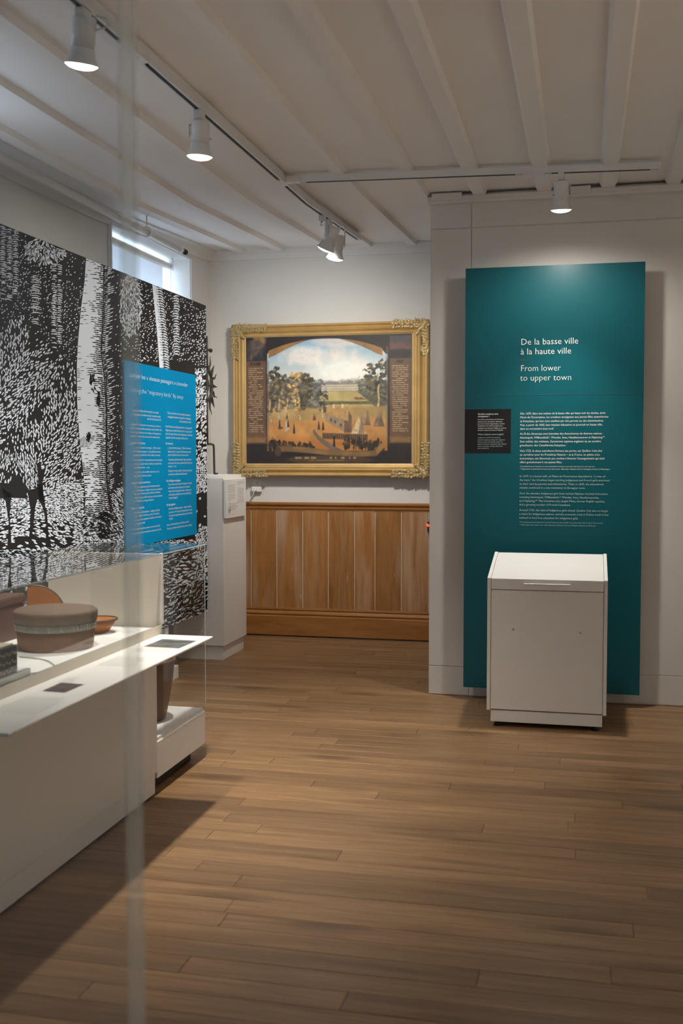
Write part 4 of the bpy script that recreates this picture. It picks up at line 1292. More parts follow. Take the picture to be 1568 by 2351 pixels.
mb = MB().tube([(XS, sy_, dz_(1020)), (XS, 2 * sy_ - fy_, dz_(1021)), (XS, 2 * sy_ - fy_ - 0.012, PZ + 0.028), (XS, 2 * sy_ - fy_ - 0.05, PZ + 0.027)], 0.0085, 6, up=(1, 0, 0))
mb.build('foot_bracket', M_IRON, cr)

# ------------------------------------------------------------------ forest mural on its stand
XM, MY0, MY1, MZ0, MZ1 = -2.73, 3.05, 7.481, 0.366, 2.612
mu = thing('mural_panel', 'black and white engraved forest mural standing before the window', 'mural', (XM - 0.03, (MY0 + MY1) / 2, 0))
YS = at(252, 1100, 'x', XM).y
for a, b in ((MY0, YS - 0.0012), (YS + 0.0012, MY1)):
    MB().box(XM - 0.014, XM, a, b, MZ0, MZ1).build('board', M_INK, mu, bevel=0.001, seg=1)
for yy in (3.4, 4.6, 5.7, 6.72):
    MB().box(XM - 0.07, XM - 0.0145, yy - 0.03, yy + 0.03, 0.09, MZ1 - 0.06).build('post', M_WHITE, mu)
    MB().box(XM - 0.15, XM + 0.02, yy - 0.12, yy + 0.12, 0.0, 0.0895).build('foot', M_WHITE, mu, bevel=0.002, seg=1)
for px, py in ((258, 629), (376, 668), (457, 703)):
    p = at(px, py, 'x', XM)
    MB().lathe([(0.011, 0.0003), (0.010, 0.004), (0.004, 0.005)], (XM, p.y, p.z), (1, 0, 0), 12).build('screw', M_DARK, mu)

# the print: white and black engraver's strokes on the black boards
ink = random.Random(21)
WV, WF, BV, BF = [], [], [], []
U_, V_ = RGT, UPV
dx0 = XM


def mp(px, py):
    p = at(px, py, 'x', XM)
    return (p.y, p.z)


def stroke(white, x, y, ln, wd, ang, bend=0.0):
    if white:
        ln, wd = ln * 1.0, wd * 1.12
    n = 4
    L_, Rr = [], []
    ca_, sa_ = math.cos(ang), math.sin(ang)
    for i in range(n + 1):
        t_ = i / n - 0.5
        w2 = wd / 2 * (0.25 + 0.75 * math.sin(PI * i / n)) * ink.uniform(.85, 1.15)
        a_ = t_ * ln
        b2 = bend * ln * (t_ * t_ - 0.12)
        qx, qy = x + a_ * ca_ - b2 * sa_, y + a_ * sa_ + b2 * ca_
        L_.append((qx - w2 * sa_, qy + w2 * ca_)); Rr.append((qx + w2 * sa_, qy - w2 * ca_))
    V, F_ = (WV, WF) if white else (BV, BF)
    lay = 0.0008 if white else 0.0013
    base = len(V)
    for p in L_ + Rr:
        yy, zz = mp(*p)
        yy = min(max(yy, MY0 + .002), MY1 - .002); zz = min(max(zz, MZ0 + .002), MZ1 - .002)
        V.append((XM + lay, yy, zz))
    for i in range(n):
        F_.append((base + i, base + i + 1, base + n + 1 + i + 1, base + n + 1 + i))


def wpoly(pts, white=True):
    V, F_ = (WV, WF) if white else (BV, BF)
    base = len(V)
    for p in pts:
        yy, zz = mp(*p)
        V.append((XM + (0.0006 if white else 0.0011), min(max(yy, MY0 + .002), MY1 - .002), min(max(zz, MZ0 + .002), MZ1 - .002)))
    F_.append(tuple(range(base, base + len(pts))))


def interp(tab, y):
    if y <= tab[0][0]:
        return tab[0][1]
    for (a, b), (c, d) in zip(tab[:-1], tab[1:]):
        if y <= c:
            return b + (d - b) * (y - a) / (c - a)
    return tab[-1][1]


def k1(x, y):
    return (500 + y / 2.94, x / 2.94)


TL = [k1(*p) for p in ((582, 240), (570, 430), (545, 620), (525, 850), (518, 1000), (520, 1250), (535, 1480), (560, 1700), (578, 1900), (560, 2050))]
TR = [k1(*p) for p in ((720, 300), (720, 500), (712, 700), (700, 900), (722, 1050), (735, 1300), (735, 1600), (740, 1800), (760, 1950), (800, 2060))]
top_edge = lambda x: 513 + 0.399 * x


def snoise(x, y, s, k=0):
    return math.sin(x / s * 1.7 + k) * math.cos(y / s * 1.3 + k * 2.1) + 0.6 * math.sin((x + y) / s * 0.9 + k * 1.7)


# big trunk: white strips
ysteps = [590 + i * 12 for i in range(50)]
for a, b in zip(ysteps[:-1], ysteps[1:]):
    if a > 1185:
        break
    wpoly([(interp(TL, a), a), (interp(TR, a) - 8, a), (interp(TR, b) - 8, b), (interp(TL, b), b)])
# slim second trunk
T2L = [(640, 348), (700, 354), (760, 360), (843, 366)]
T2W = [(640, 13), (700, 12), (760, 11), (843, 10)]
for i in range(20):
    a, b = 652 + i * 10, 662 + i * 10
    wpoly([(interp(T2L, a), a), (interp(T2L, a) + interp(T2W, a), a), (interp(T2L, b) + interp(T2W, b), b), (interp(T2L, b), b)])
for i in range(34):
    a = 655 + i * 5.8
    x = interp(T2L, a)
    stroke(True, x + 17, a + 2, 15, 2.8, 0.35 + ink.uniform(-.1, .1), 0.5)
    stroke(False, x + 9 + ink.uniform(-2, 3), a + 4, ink.uniform(4, 11), 1.5, 0.3, 0.4)
for i in range(24):
    a = 680 + i * 5.8
    stroke(True, 404 + (a - 680) * 0.01, a, ink.uniform(12, 17), 3.0, ink.uniform(-.1, .25), 0.6)
# hatching bars on the far trunks at left
for (x0, x1, y0, y1, w_) in ((0, 43, 520, 690, 3.0), (70, 93, 632, 750, 2.6), (118, 143, 606, 800, 2.8), (-50, -10, 500, 720, 3.0)):
    y = y0
    while y < y1:
        fade = 1 - max(0, (y - y0) / (y1 - y0) - 0.55) * 1.2
        nseg = max(1, int((x1 - x0) / 12))
        for k in range(nseg):
            if ink.random() < 0.92 * fade:
                xx = x0 + (k + .5) * (x1 - x0) / nseg + ink.uniform(-2, 2)
                stroke(True, xx, y + ink.uniform(-.8, .8) + 0.15 * (xx - x0), (x1 - x0) / nseg * ink.uniform(.7, 1.1), w_ * ink.uniform(.6, 1), 0.12 + ink.uniform(-.15, .15), 0.4)
        y += 5.0
# trunk hatching (black on white), stronger on the right
y = 596
while y < 1190:
    xl, xr = interp(TL, y), interp(TR, y)
    for k in range(9):
        t_ = (k + .5) / 9
        x = xl + (xr - xl) * t_ + ink.uniform(-2, 2)
        sh = max(0.0, (t_ - 0.36) * 1.9) + max(0, 0.13 - t_) * 2.5 + 0.20 * max(0, snoise(x, y, 26, 1)) + max(0, (y - 1010) / 170) * 0.75
        if 640 > y:
            sh += 0.15
        if ink.random() < min(0.97, sh):
            bend = -0.5 if t_ > .5 else 0.4
            if y > 1000:
                bend = 0.7
            stroke(False, x, y + 10 * (t_ - .5) ** 2 + 3 * t_, (xr - xl) / 9 * ink.uniform(1.0, 1.7), 1.1 + 2.5 * min(1, sh), 0.30 * (t_ - .3) + ink.uniform(-.12, .12), bend)
    y += 4.7
# shadowed rounding at the right of the trunk
y = 612
while y < 1180:
    x0 = interp(TR, y) - 6
    wdt = 22 if y < 900 else (20 if y < 1000 else 14)
    if 980 < y < 1100:
        wdt = 12
    for k in range(3):
        if ink.random() < 0.86 - k * 0.14:
            stroke(True, x0 + 4 + k * wdt / 3 + ink.uniform(-1, 1), y - k * 2.2, wdt / 3 * 1.25, 2.5 - 0.4 * k, -0.45 + ink.uniform(-.12, .12), 0.3)
    y += 4.6
# knots and cracks
for (x, y, r1, r2) in ((212, 880, 9, 24), (203, 1003, 5, 12), (226, 915, 4, 20)):
    for k in range(26):
        stroke(False, x + ink.uniform(-r1, r1) * .7, y + ink.uniform(-r2, r2) * .8, ink.uniform(5, 12), 3.0, 1.3 + ink.uniform(-.5, .5), .2)
for k in range(7):
    rr = 4 + k * 2.6
    for i in range(5):
        a = 0.3 + i * 0.55
        stroke(False, 196 + rr * math.cos(a), 1000 + rr * 1.3 * math.sin(a), rr * .62, 1.3, a + PI / 2, -.3)


def in_trunk(x, y):
    return 560 < y < 1195 and interp(TL, y) - 1 < x < interp(TR, y) + (20 if y < 950 else 8)


DEER = [(-60, 1050), (0, 1040), (35, 1044), (75, 1052), (93, 1068), (98, 1090), (94, 1120), (88, 1146), (60, 1142), (30, 1142), (-60, 1146)]
LEGS = [[(4, 1120), (26, 1135), (22, 1180), (26, 1252), (30, 1262), (16, 1262), (20, 1200), (12, 1150)], [(62, 1125), (92, 1120), (80, 1168), (76, 1210), (72, 1236), (76, 1258), (64, 1258), (68, 1215), (70, 1170)],
        [(84, 1110), (98, 1112), (101, 1150), (108, 1185), (112, 1240), (118, 1254), (104, 1254), (106, 1200), (98, 1166), (90, 1148)]]


def inside(pts, x, y):
    c = False
    n = len(pts)
    for i in range(n):
        x1, y1 = pts[i]; x2, y2 = pts[(i + 1) % n]
        if (y1 > y) != (y2 > y) and x < (x2 - x1) * (y - y1) / (y2 - y1) + x1:
            c = not c
    return c


# one rule per region for the rest of the print
y = 505.0
while y < 1465:
    x = -130.0
    step = 5.0
    while x < 480:
        px, py = x + ink.uniform(-2.2, 2.2), y + ink.uniform(-2, 2)
        x += 5.9 if px < 300 else 5.0
        if py < top_edge(px) + 3 or py > 1600 - 0.412 * px:
            continue
        if in_trunk(px, py):
            continue
        if 288 < px < 448 and 830 < py < 1240:
            continue
        if inside(DEER, px, py):
            # light on the back and haunch
            sh = max(0, 1 - (py - 1042) / 34) + (0.75 if px > 52 and px < 90 and py < 1128 else 0.15)
            if ink.random() < sh * 0.9:
                stroke(True, px, py, ink.uniform(5, 10), 2.0, 1.2 + ink.uniform(-.3, .3) + (0.5 if px < 40 else 0.2))
            continue
        if any(inside(g_, px, py) for g_ in LEGS):
            continue
        nz = snoise(px, py, 30, 3)
        ground = 1118 + 18 * math.sin(px / 40) if px < 190 else (1160 if px < 290 else 1100)
        if px > 448:
            ground = 1330
        if py > ground:
            # leaf litter: long pale flecks
            hz_ = (py - ground) / 60
            if 1190 < py < 1262 - 0.03 * px and px < 170 and ink.random() < 0.35 + 0.4 * (py > 1232):
                continue
            if py > 1290 and px > 300 and nz > 0.55 and ink.random() < .8:
                continue
            big = 1.0 if py < 1260 else 1.35
            an = 0.12 + 0.35 * math.sin(px / 37 + py / 29) + ink.uniform(-.25, .25)
            if py > 1300:
                an = 0.5 * math.sin(px / 45 + py / 35) - 0.2 + ink.uniform(-.3, .3)
            stroke(True, px, py, ink.uniform(8, 13) * big, ink.uniform(3.0, 4.2) * big, an, ink.uniform(-.5, .5))
            continue
        # foliage clumps hanging at the top
        if (math.hypot((px - 104) / 48, (py - 575) / 32) < 1) or (math.hypot((px - 300) / 26, (py - 700) / 72) < 1):
            a_ = math.atan2(py - 545, px - 104) if px < 200 else math.atan2(py - 640, px - 285)
            if ink.random() < 0.93:
                stroke(True, px, py, ink.uniform(7, 15), ink.uniform(2.2, 4.6) * (1 if px < 200 else .8), a_ + ink.uniform(-.5, .5), ink.uniform(-.4, .4))
            continue
        # understory of short slanting strokes
        bush = 800 - 40 * math.sin((px + 20) / 45) - (30 if px < 60 else 0)
        if px < 190 and py > bush:
            d = min(1, (py - bush) / 70)
            if ink.random() < (0.45 + 0.42 * d) * (0.86 if nz > -0.75 else 0.35):
                an = -1.15 + 0.5 * math.sin(px / 33 + py / 47) + ink.uniform(-.35, .35)
                stroke(True, px, py, ink.uniform(5, 9.5), ink.uniform(1.9, 3.2), an, ink.uniform(-.4, .4))
            continue
        if px > 448 and py > 850:
            if ink.random() < 0.74 + 0.25 * nz and not (1130 < py < 1210 and ink.random() < 0.8):
                stroke(True, px, py, ink.uniform(5, 10), ink.uniform(3, 5.2), -1.0 + ink.uniform(-.5, .5), ink.uniform(-.3, .3))
            continue
        # dark depths with dots
        pr_ = 0.25
        if px > 310:
            pr_ = 0.62 if py > 720 else 0.5
        if px > 250 and px < 310:
            pr_ = 0.22
        if 143 < px < 190 and py > 650:
            pr_ = 0.5
        if px < 118:
            pr_ = 0.42 if py < 730 else 0.3
        if ink.random() < pr_:
            stroke(True, px, py, ink.uniform(2.6, 4.6), ink.uniform(1.3, 2.3), -0.7 + ink.uniform(-.5, .5))
    y += step

# deer: dark belly, haunch line and legs over the litter
wpoly([(-60, 1112), (0, 1108), (40, 1112), (62, 1120), (60, 1144), (20, 1143), (-60, 1147)], False)
wpoly([(84, 1062), (93, 1068), (99, 1092), (96, 1120), (101, 1150), (88, 1150), (88, 1110), (86, 1085)], False)
for g_ in LEGS:
    wpoly(g_, False)
for k in range(150):
    x, y = ink.uniform(-40, 86), 0
    y = 1046 + ink.random() ** 1.5 * 60
    if inside(DEER, x, y):
        stroke(True, x, y, ink.uniform(5, 12), 2.2, 1.25 + (0.45 if x < 40 else 0.15) + ink.uniform(-.2, .2))
for k in range(40):
    stroke(True, ink.uniform(60, 82), ink.uniform(1070, 1138), ink.uniform(6, 12), 2.0, 1.5 + ink.uniform(-.2, .2))
# roots at the foot of the trunk
for k in range(170):
    x = ink.uniform(188, 292)
    y = ink.uniform(1168, 1232)
    stroke(True, x, y, ink.uniform(9, 17), ink.uniform(2.4, 3.8), 0.25 + (x - 230) / 90 + ink.uniform(-.25, .25), 0.5)
for k in range(60):
    stroke(False, ink.uniform(226, 252), ink.uniform(1176, 1236), ink.uniform(6, 14), ink.uniform(3, 6), ink.uniform(-.5, .9), .3)
# long fern and grass blades at the foot of the trunk
for k in range(70):
    stroke(True, ink.uniform(262, 292), ink.uniform(1120, 1240), ink.uniform(10, 22), 2.2, 0.95 + ink.uniform(-.3, .3), 0.5)
for k in range(120):
    stroke(True, ink.uniform(-20, 112), ink.uniform(1335, 1440), ink.uniform(14, 34), ink.uniform(4, 8), -0.9 + ink.uniform(-.4, .4), ink.uniform(-.3, .3))

for nm_, V, F_, M_ in (('white_print', WV, WF, M_INKW), ('black_print', BV, BF, M_INK)):
    me = bpy.data.meshes.new(nm_)
    me.from_pydata([Vector(p) - ORG[mu] for p in V], [], F_)
    me.materials.append(M_)
    o = bpy.data.objects.new(nm_, me); o.parent = mu
    o['kind'] = 'stuff'
    COL.objects.link(o)

# ------------------------------------------------------------------ blue text panel on the mural
XBp = XM + 0.016
b0 = at(285.6, 826.6, 'x', XBp); b1 = at(449.4, 859.3, 'x', XBp); b2 = at(453.2, 1226.2, 'x', XBp)
BY0, BY1, BZ0, BZ1 = b0.y, b1.y, b2.z, b0.z
bp_ = thing('text_panel', 'blue bilingual text panel fixed on the forest mural', 'panel', (XBp, (BY0 + BY1) / 2, BZ0))
MB().box(XM + 0.0015, XBp, BY0, BY1, BZ0, BZ1).build('board', M_BLUE, bp_, bevel=0.0008, seg=1)


def D(x, y):
    return (280 + x / 5.342, 820 + y / 5.342)


def bline(s, x0, x1, ya, em, bold=0.0, shear=0.0):
    """baseline start (x0, ya) in the crop; runs level along the panel"""
    a = at(*D(x0, ya), 'x', XBp)
    e = at(*D(x1, ya), 'x', XBp)
    size = em / 5.342 / F_PX * (a - Vector((0, 0, EYE))).dot(FWD)
    return text_mesh(s, e.y - a.y, a.y, a.z, XBp + 0.0008, size, shear, bold, axis='x')


tt = [bline('Laisser les « oiseaux passagers » s\'envoler', 95, 803, 240, 80, -.006), bline('Letting the “migratory birds” fly away', 96, 748, 420, 80, -.014)]
flush('french_title', M_INKW, bp_, tt[:1], None)
flush('english_title', M_INKW, bp_, tt[1:], None)
LT = [("C'est [ce] que Marie de l'Incarnation] nous a laissé :", 130, 452, 650, 36), ("une pédagogie qui s'adapte aux gens auxquels on parle.", 130, 474, 698, 36), ('Sœur Marie-Berthe Garon, 2015', 308, 478, 757, 34),
      ("Là-dessus, Marie de l'Incarnation comprend que pour entrer en", 104, 472, 822, 34), ('dialogue avec les jeunes filles autochtones et leurs familles, il faut', 104, 486, 870, 34), ("s'ouvrir à leur modes de vie. Ils sont libres et à l'imagination et", 104, 474, 920, 34), ('la domination, mêmes si elle va sans cesse le relatent les rois.', 104, 462, 968, 34),
      ("L'absence de contraintes", 104, 283, 1052, 38), ("[…] nous en prenons à tout âge. […] Elles ne sont", 138, 470, 1108, 34), ('que des oiseaux passagers […], dès qu\'elles sont tristes,', 138, 470, 1156, 34), ('les parents les retirent de crainte qu\'elles ne meurent.', 138, 468, 1200, 34),
      ('Pas de calendrier fixe : les jeunes filles peuvent venir quelques', 140, 494, 1262, 34), ('semaines, puis repartir dans leur famille pour la période de la', 140, 484, 1310, 34), ('chasse, avant de revenir… ou pas.', 140, 340, 1355, 34), ("L'enseignement se fait aussi dehors, dans la cour, et à la", 142, 452, 1412, 34), ('construction des cabanes est permise.', 142, 360, 1458, 34),
      ("L'usage des langues autochtones", 112, 346, 1545, 38), ("Des ursulines apprennent à parler l'anishinabemowin, le", 146, 462, 1596, 34), ('wendat, l\'innu-aimun, et rédigent dictionnaires et catéchismes.', 146, 498, 1640, 34), ('Mère Marie de Saint-Joseph parle même les wendat avec', 146, 470, 1680, 34), ("aisance. Plus tard, au XIXe siècle, des ursulines apprennent", 146, 494, 1728, 34), ("l'« indi 8éndio yé, la langue abénakise ».", 150, 392, 1770, 34),
      ('Partager la sagamité', 116, 270, 1860, 38), ('Des centaines d\'Autochtones – obligées en famille,', 148, 464, 1912, 34), ('femmes, sangles – font halte au parloir du monastère.', 148, 460, 1954, 34), ('Les ursulines leur enseignent la catéchèse et leur servent', 150, 484, 2000, 34), ('une sagamité chaude.', 152, 284, 2045, 34),
      ('Cela dit, le désir autochtone comme un mois passé au Saint', 122, 464, 2118, 34), ('La conversion de masse souhaitée aura jamais pas plus loin.', 124, 484, 2168, 34)]
RT = [('This [is what Marie de l\'Incarnation] bequeathed us:', 556, 840, 684, 36), ('a pedagogy that adapts to the people we are talking to.', 556, 845, 730, 36), ('Sister Marie-Berthe Garon, 2015', 704, 845, 788, 34), ("Marie de l'Incarnation quickly grasped that to truly engage with", 534, 854, 848, 34), ('Indigenous girls and their families, she had to be open to and', 534, 854, 895, 34), ('share their ways of life and reckon imaginations or domination,', 534, 866, 940, 34), ('opposition, even if she never ignores the kings orders.', 536, 806, 985, 34),
      ('No limitations', 536, 624, 1060, 38), ("[…] we took them at any age. […] Others were merely", 562, 845, 1112, 34), ('migratory birds […] as soon as they became sad, their', 562, 845, 1158, 34), ('parents took them back for fear they would die.', 562, 815, 1200, 34), ('The girls had no fixed school calendar. They could come for', 566, 850, 1258, 34), ('a few weeks, then return to hunt with their families and', 566, 858, 1300, 34), ('return later… or not.', 566, 665, 1340, 34), ('Teaching also took place outside, on the monastery grounds,', 566, 858, 1396, 34), ('and the girls were allowed to build cabins there.', 568, 800, 1438, 34),
      ('Use of Indigenous languages', 542, 716, 1520, 38), ('Some ursulines learned to speak Anishinabemowin, Wendat', 568, 854, 1562, 34), ('and Innu-aimun and wrote dictionaries and catechisms.', 568, 832, 1605, 34), ('Mother Marie de Saint-Joseph was fluent in Wendat. Later,', 570, 850, 1648, 34), ('in 19th-century, Ursulines went to learn Ind8éndiogui', 570, 846, 1690, 34), ("(“Abenaki language”).", 572, 684, 1730, 34),
      ('Sharing sagamité', 546, 652, 1815, 38), ('Hundreds of Indigenous people – obliged in families,', 572, 852, 1862, 34), ('men, women – went through the monastery parlour every year.', 574, 862, 1905, 34), ('The Ursulines taught them catechism and served them', 574, 860, 1948, 34), ('sagamité.', 576, 624, 1985, 34), ('However, the Amerindian dream in Christ’s family ended badly.', 550, 822, 2060, 34), ('The mass conversions wished for did not come to anything.', 554, 855, 2106, 34)]
flush('french_text', M_INKW, bp_, [bline(s, a, b, y + 10, e, 0.006 if e == 38 else 0) for s, a, b, y, e in LT], None)
flush('english_text', M_INKW, bp_, [bline(s, a, b, y + 10, e, 0.006 if e == 38 else 0) for s, a, b, y, e in RT], None)

# ------------------------------------------------------------------ display case
CXF, CXB, CYE, CYT, CZT = -1.85, -2.41, 4.475, 5.03, 1.074
CY0 = 2.74
DK = 0.742
dc = thing('display_case', 'long white display case with glass top and label shelf', 'display case', (-2.1, 3.8, 0))
MB().box(CXB, CXF, 2.62, 4.41, 0.105, DK - 0.028).build('cabinet', M_CASE, dc, bevel=0.003)
MB().box(CXB + 0.02, CXF - 0.006, 2.64, 4.395, 0.012, 0.1045).build('plinth', M_CASE, dc, bevel=0.002, seg=1)
# tower at the far end: base, sill, glass
MB().box(CXB, CXF - 0.002, 4.411, CYT - 0.001, 0.075, 0.238).build('tower_base', M_CASE, dc, bevel=0.003)
MB().box(CXB + 0.05, CXF - 0.06, 4.42, CYT - 0.06, 0.0, 0.0745).build('tower_plinth', M_DARK, dc)
MB().box(CXB + 0.008, CXF - 0.010, 4.42, CYT - 0.010, 0.2385, 0.254).build('sill', M_WHITE2, dc, bevel=0.001, seg=1)
pn = MB().lathe([(0.005, 0), (0.004, 0.002)], (CXF - 0.0015, 4.76, 0.228), (1, 0, 0), 10).build('screw', M_STEEL, dc)
# deck, rail, end panel
MB().box(CXB, CXF - 0.008, CY0, CYE - 0.002, DK - 0.026, DK).build('deck', M_DECK, dc, bevel=0.001, seg=1)
rl = MB().box(CXF - 0.0075, CXF, CY0, CYE - 0.002, DK - 0.027, DK + 0.014).build('rail', M_BEIGE, dc, bevel=0.001, seg=1)
for px, py in ((240, 1508), (66, 1579)):
    p = at(px, py, 'x', CXF + 0.0005)
    MB().lathe([(0.004, 0), (0.003, 0.0015)], (CXF, p.y, DK - 0.002), (1, 0, 0), 10).build('screw', M_STEEL, rl)
ep = MB().box(CXB + 0.004, CXF - 0.010, CYE - 0.001, CYE + 0.016, DK - 0.026, CZT - 0.002).build('end_panel', M_BEIGE, dc, bevel=0.001, seg=1)
MB().box(CXF - 0.0095, CXF + 0.001, CYE - 0.004, CYE + 0.018, DK + 0.015, CZT + 0.001).build('corner_strip', M_WHITE, dc)
# label shelf
LSX = -1.600
MB().prism([(CXF + 0.0005, 0.716), (LSX - 0.003, 0.716), (LSX, 0.713), (LSX, 0.708), (LSX - 0.006, 0.704), (CXF + 0.0005, 0.690)], 2.735, 4.447, 'y').build('label_shelf', M_CASE, dc, bevel=0.001, seg=1)
# shelf prints
shz = 0.7166


def shelf_quad(pts, name, mat, lift=0.0004):
    P_ = [at(x, y, 'z', shz + lift) for x, y in pts]
    mb = MB().add(P_, [tuple(range(len(P_)))])
    return mb.build(name, mat, dc)


M_PH1, nt, b_, o_ = new_mat('printed_photo')
g_ = nt.nodes.new('ShaderNodeNewGeometry'); wv = nt.nodes.new('ShaderNodeTexNoise'); wv.inputs['Scale'].default_value = 30
vm = nt.nodes.new('ShaderNodeVectorMath'); vm.operation = 'MULTIPLY'; vm.inputs[1].default_value = (0.5, 3.2, 1)
nt.links.new(g_.outputs['Position'], vm.inputs[0]); nt.links.new(vm.outputs[0], wv.inputs['Vector'])
rr_ = nt.nodes.new('ShaderNodeValToRGB')
rr_.color_ramp.elements[0].color, rr_.color_ramp.elements[1].color = (0.012, 0.020, 0.035, 1), (0.16, 0.15, 0.12, 1)
rr_.color_ramp.elements[0].position, rr_.color_ramp.elements[1].position = 0.40, 0.62
nt.links.new(wv.outputs['Fac'], rr_.inputs[0]); nt.links.new(rr_.outputs[0], b_.inputs['Base Color'])
M_PH2 = plain('printed_sepia_photo', (0.075, 0.05, 0.05), 0.4, noise=0.8, nscale=25)
shelf_quad([(331, 1484), (373, 1467), (451, 1471), (411, 1488)], 'printed_picture', M_PH1)
shelf_quad([(97, 1586), (140, 1567), (193, 1571), (148, 1590)], 'printed_picture', M_PH2)
lines = []
for (y0_, y1_, xa, n, h) in ((4.02, 4.24, -1.80, 9, 0.009), (3.72, 3.92, -1.80, 9, 0.009), (2.95, 3.18, -1.79, 10, 0.009), (3.40, 3.5, -1.80, 4, 0.012)):
    for k in range(n):
        lines.append(greek(y0_, y1_ - (0.06 if k == n - 1 else 0), xa + k * 0.016, h * .8, shz + 0.0003, 'z', seed=int(y0_ * 100) + k))
flush('shelf_text', plain('pale_grey_ink', (0.56, 0.54, 0.52), 0.6), dc, lines, None)['kind'] = 'stuff'
# glass
T_ = 0.006


def pane(x0, x1, y0, y1, z0, z1):
    return MB().box(x0, x1, y0, y1, z0, z1).build('glass_pane', M_GLASS, dc)


pane(CXB - 0.002, CXF, CY0, CYT, CZT - T_, CZT)                                    # top
pane(CXF - T_, CXF - 0.0003, CY0, CYE - 0.006, DK + 0.0145, CZT - T_ - 0.0005)        # front
pane(CXB - 0.0015, CXB + 0.003, CY0, CYT - 0.002, DK + 0.001, CZT - T_ - 0.0005)      # back
pane(CXF - T_, CXF - 0.0003, CYE + 0.019, CYT - 0.0005, 0.2545, CZT - T_ - 0.0005)    # tower front
pane(CXB + 0.004, CXF - T_ - 0.0005, CYT - T_, CYT - 0.0005, 0.2545, CZT - T_ - 0.0005)  # tower end
M_GE = plain('polished_glass_edge', (0.50, 0.55, 0.54), 0.25)
MB().box(CXF - 0.0002, CXF + 0.0008, CY0, CYT, CZT - T_, CZT - 0.0003).build('glass_edge', M_GE, dc)
MB().box(CXF - 0.002, CXF + 0.0008, CYT - 0.0025, CYT + 0.0006, 0.2545, CZT - T_).build('glass_edge', M_GE, dc)

# ------------------------------------------------------------------ things in the case
ox, oy = -2.075, 3.915
bxo = thing('bark_box', 'round lidded bark box with a pale quilled band in glass case', 'box', (ox, oy, DK))
wob = lambda a, h: 0.012 * math.sin(3 * a + 1) + 0.006 * math.sin(7 * a)
MB().lathe([(0.140, 0.0), (0.146, 0.004), (0.150, 0.04), (0.153, 0.085)], (ox, oy, DK), n=48, wob=wob).build('body', M_BARKL, bxo)
MB().lathe([(0.154, 0.078), (0.1555, 0.080), (0.157, 0.105), (0.1555, 0.107)], (ox, oy, DK), n=48, wob=wob).build('quill_band', M_QUILLB, bxo)
mb = MB()
for k in range(60):
    a = 2 * PI * k / 60
    if k % 3 == 0 or (k // 6) % 3 == 0:
        r_ = 0.1575 * (1 + wob(a, 0))
        ca_, sa_ = math.cos(a), math.sin(a)
        for dz2 in (0.082, 0.094):
            mb.tube([(ox + r_ * ca_ - 0.004 * sa_, oy + r_ * sa_ + 0.004 * ca_, DK + dz2), (ox + r_ * ca_ + 0.004 * sa_, oy + r_ * sa_ - 0.004 * ca_, DK + dz2 + 0.010)], 0.0022, 5)
mb.build('quill_stitch', M_QUILL, bxo)['kind'] = 'stuff'
MB().lathe([(0.157, 0.108), (0.162, 0.110), (0.165, 0.140), (0.164, 0.150), (0.156, 0.156), (0.08, 0.160), (0.002, 0.160)], (ox, oy, DK), n=48, wob=wob).build('lid', M_BARK, bxo)

wx, wy = -2.075, 4.285
bw = thing('bark_bowl', 'small orange bark bowl with a dark stitched rim', 'bowl', (wx, wy, DK))
MB().lathe([(0.045, 0.0), (0.050, 0.004), (0.085, 0.060), (0.082, 0.061), (0.048, 0.010), (0.002, 0.009)], (wx, wy, DK), n=36, wob=lambda a, h: 0.04 * math.sin(2 * a)).build('body', M_ORANGE, bw)
pts = [(wx + 0.085 * (1 + 0.04 * math.sin(2 * a)) * math.cos(a), wy + 0.085 * (1 + 0.04 * math.sin(2 * a)) * math.sin(a), DK + 0.058) for a in [2 * PI * i / 36 for i in range(36)]]
MB().tube(pts, 0.005, 8, closed=True).build('rim', M_BROWN, bw)

hx, hy = -2.27, 4.20
pc = thing('bark_pouch', 'orange half round bark flap standing behind the lidded box', 'container', (hx, hy, DK))
dv = Vector((0.885, 0.466, 0))


def flap(r_, t_, zc_):
    n = 20
    nrm = Vector((0.466, -0.885, 0))
    P1_ = []
    prof = [(0.0, 0.0), (0.0, 0.205), (0.02, 0.21)] + [(0.02 + 0.13 * math.sin(PI / 2 * i / 12), 0.09 + 0.12 * math.cos(PI / 2 * i / 12)) for i in range(1, 13)] + [(0.15, 0.0)]
    vs = [Vector((hx, hy, DK)) + dv * (a - 0.075) * r_ + Vector((0, 0, b * r_)) + nrm * s for s in (0, t_) for a, b in prof]
    m_ = len(prof)
    fs = [tuple(range(m_))[::-1], tuple(range(m_, 2 * m_))] + [(i, (i + 1) % m_, m_ + (i + 1) % m_, m_ + i) for i in range(m_)]
    return MB().add(vs, fs), [v for v in vs[:m_]]


mb, outl = flap(1.0, 0.03, 0)
mb.build('body', M_ORANGE, pc)
MB().tube([p + Vector((0.466, -0.885, 0)) * 0.015 + Vector((0, 0, 0.002)) for p in outl[1:-1]], 0.006, 6).build('rim', M_BROWN, pc)

p = at(8, 1476, 'z', DK)
tx, ty = p.x - 0.10, p.y + 0.06
bb = thing('leather_box', 'tall dark brown lidded box at the left edge of view', 'box', (tx, ty, DK))
MB().prism([(ty - 0.10, DK), (ty - 0.108, DK + 0.145), (ty + 0.108, DK + 0.145), (ty + 0.10, DK)], tx - 0.10, tx + 0.10, 'x').build('body', M_BROWN, bb, bevel=0.006)
MB().box(tx - 0.108, tx + 0.108, ty - 0.116, ty + 0.116, DK + 0.1455, DK + 0.185).build('lid', M_BROWN, bb, bevel=0.012)

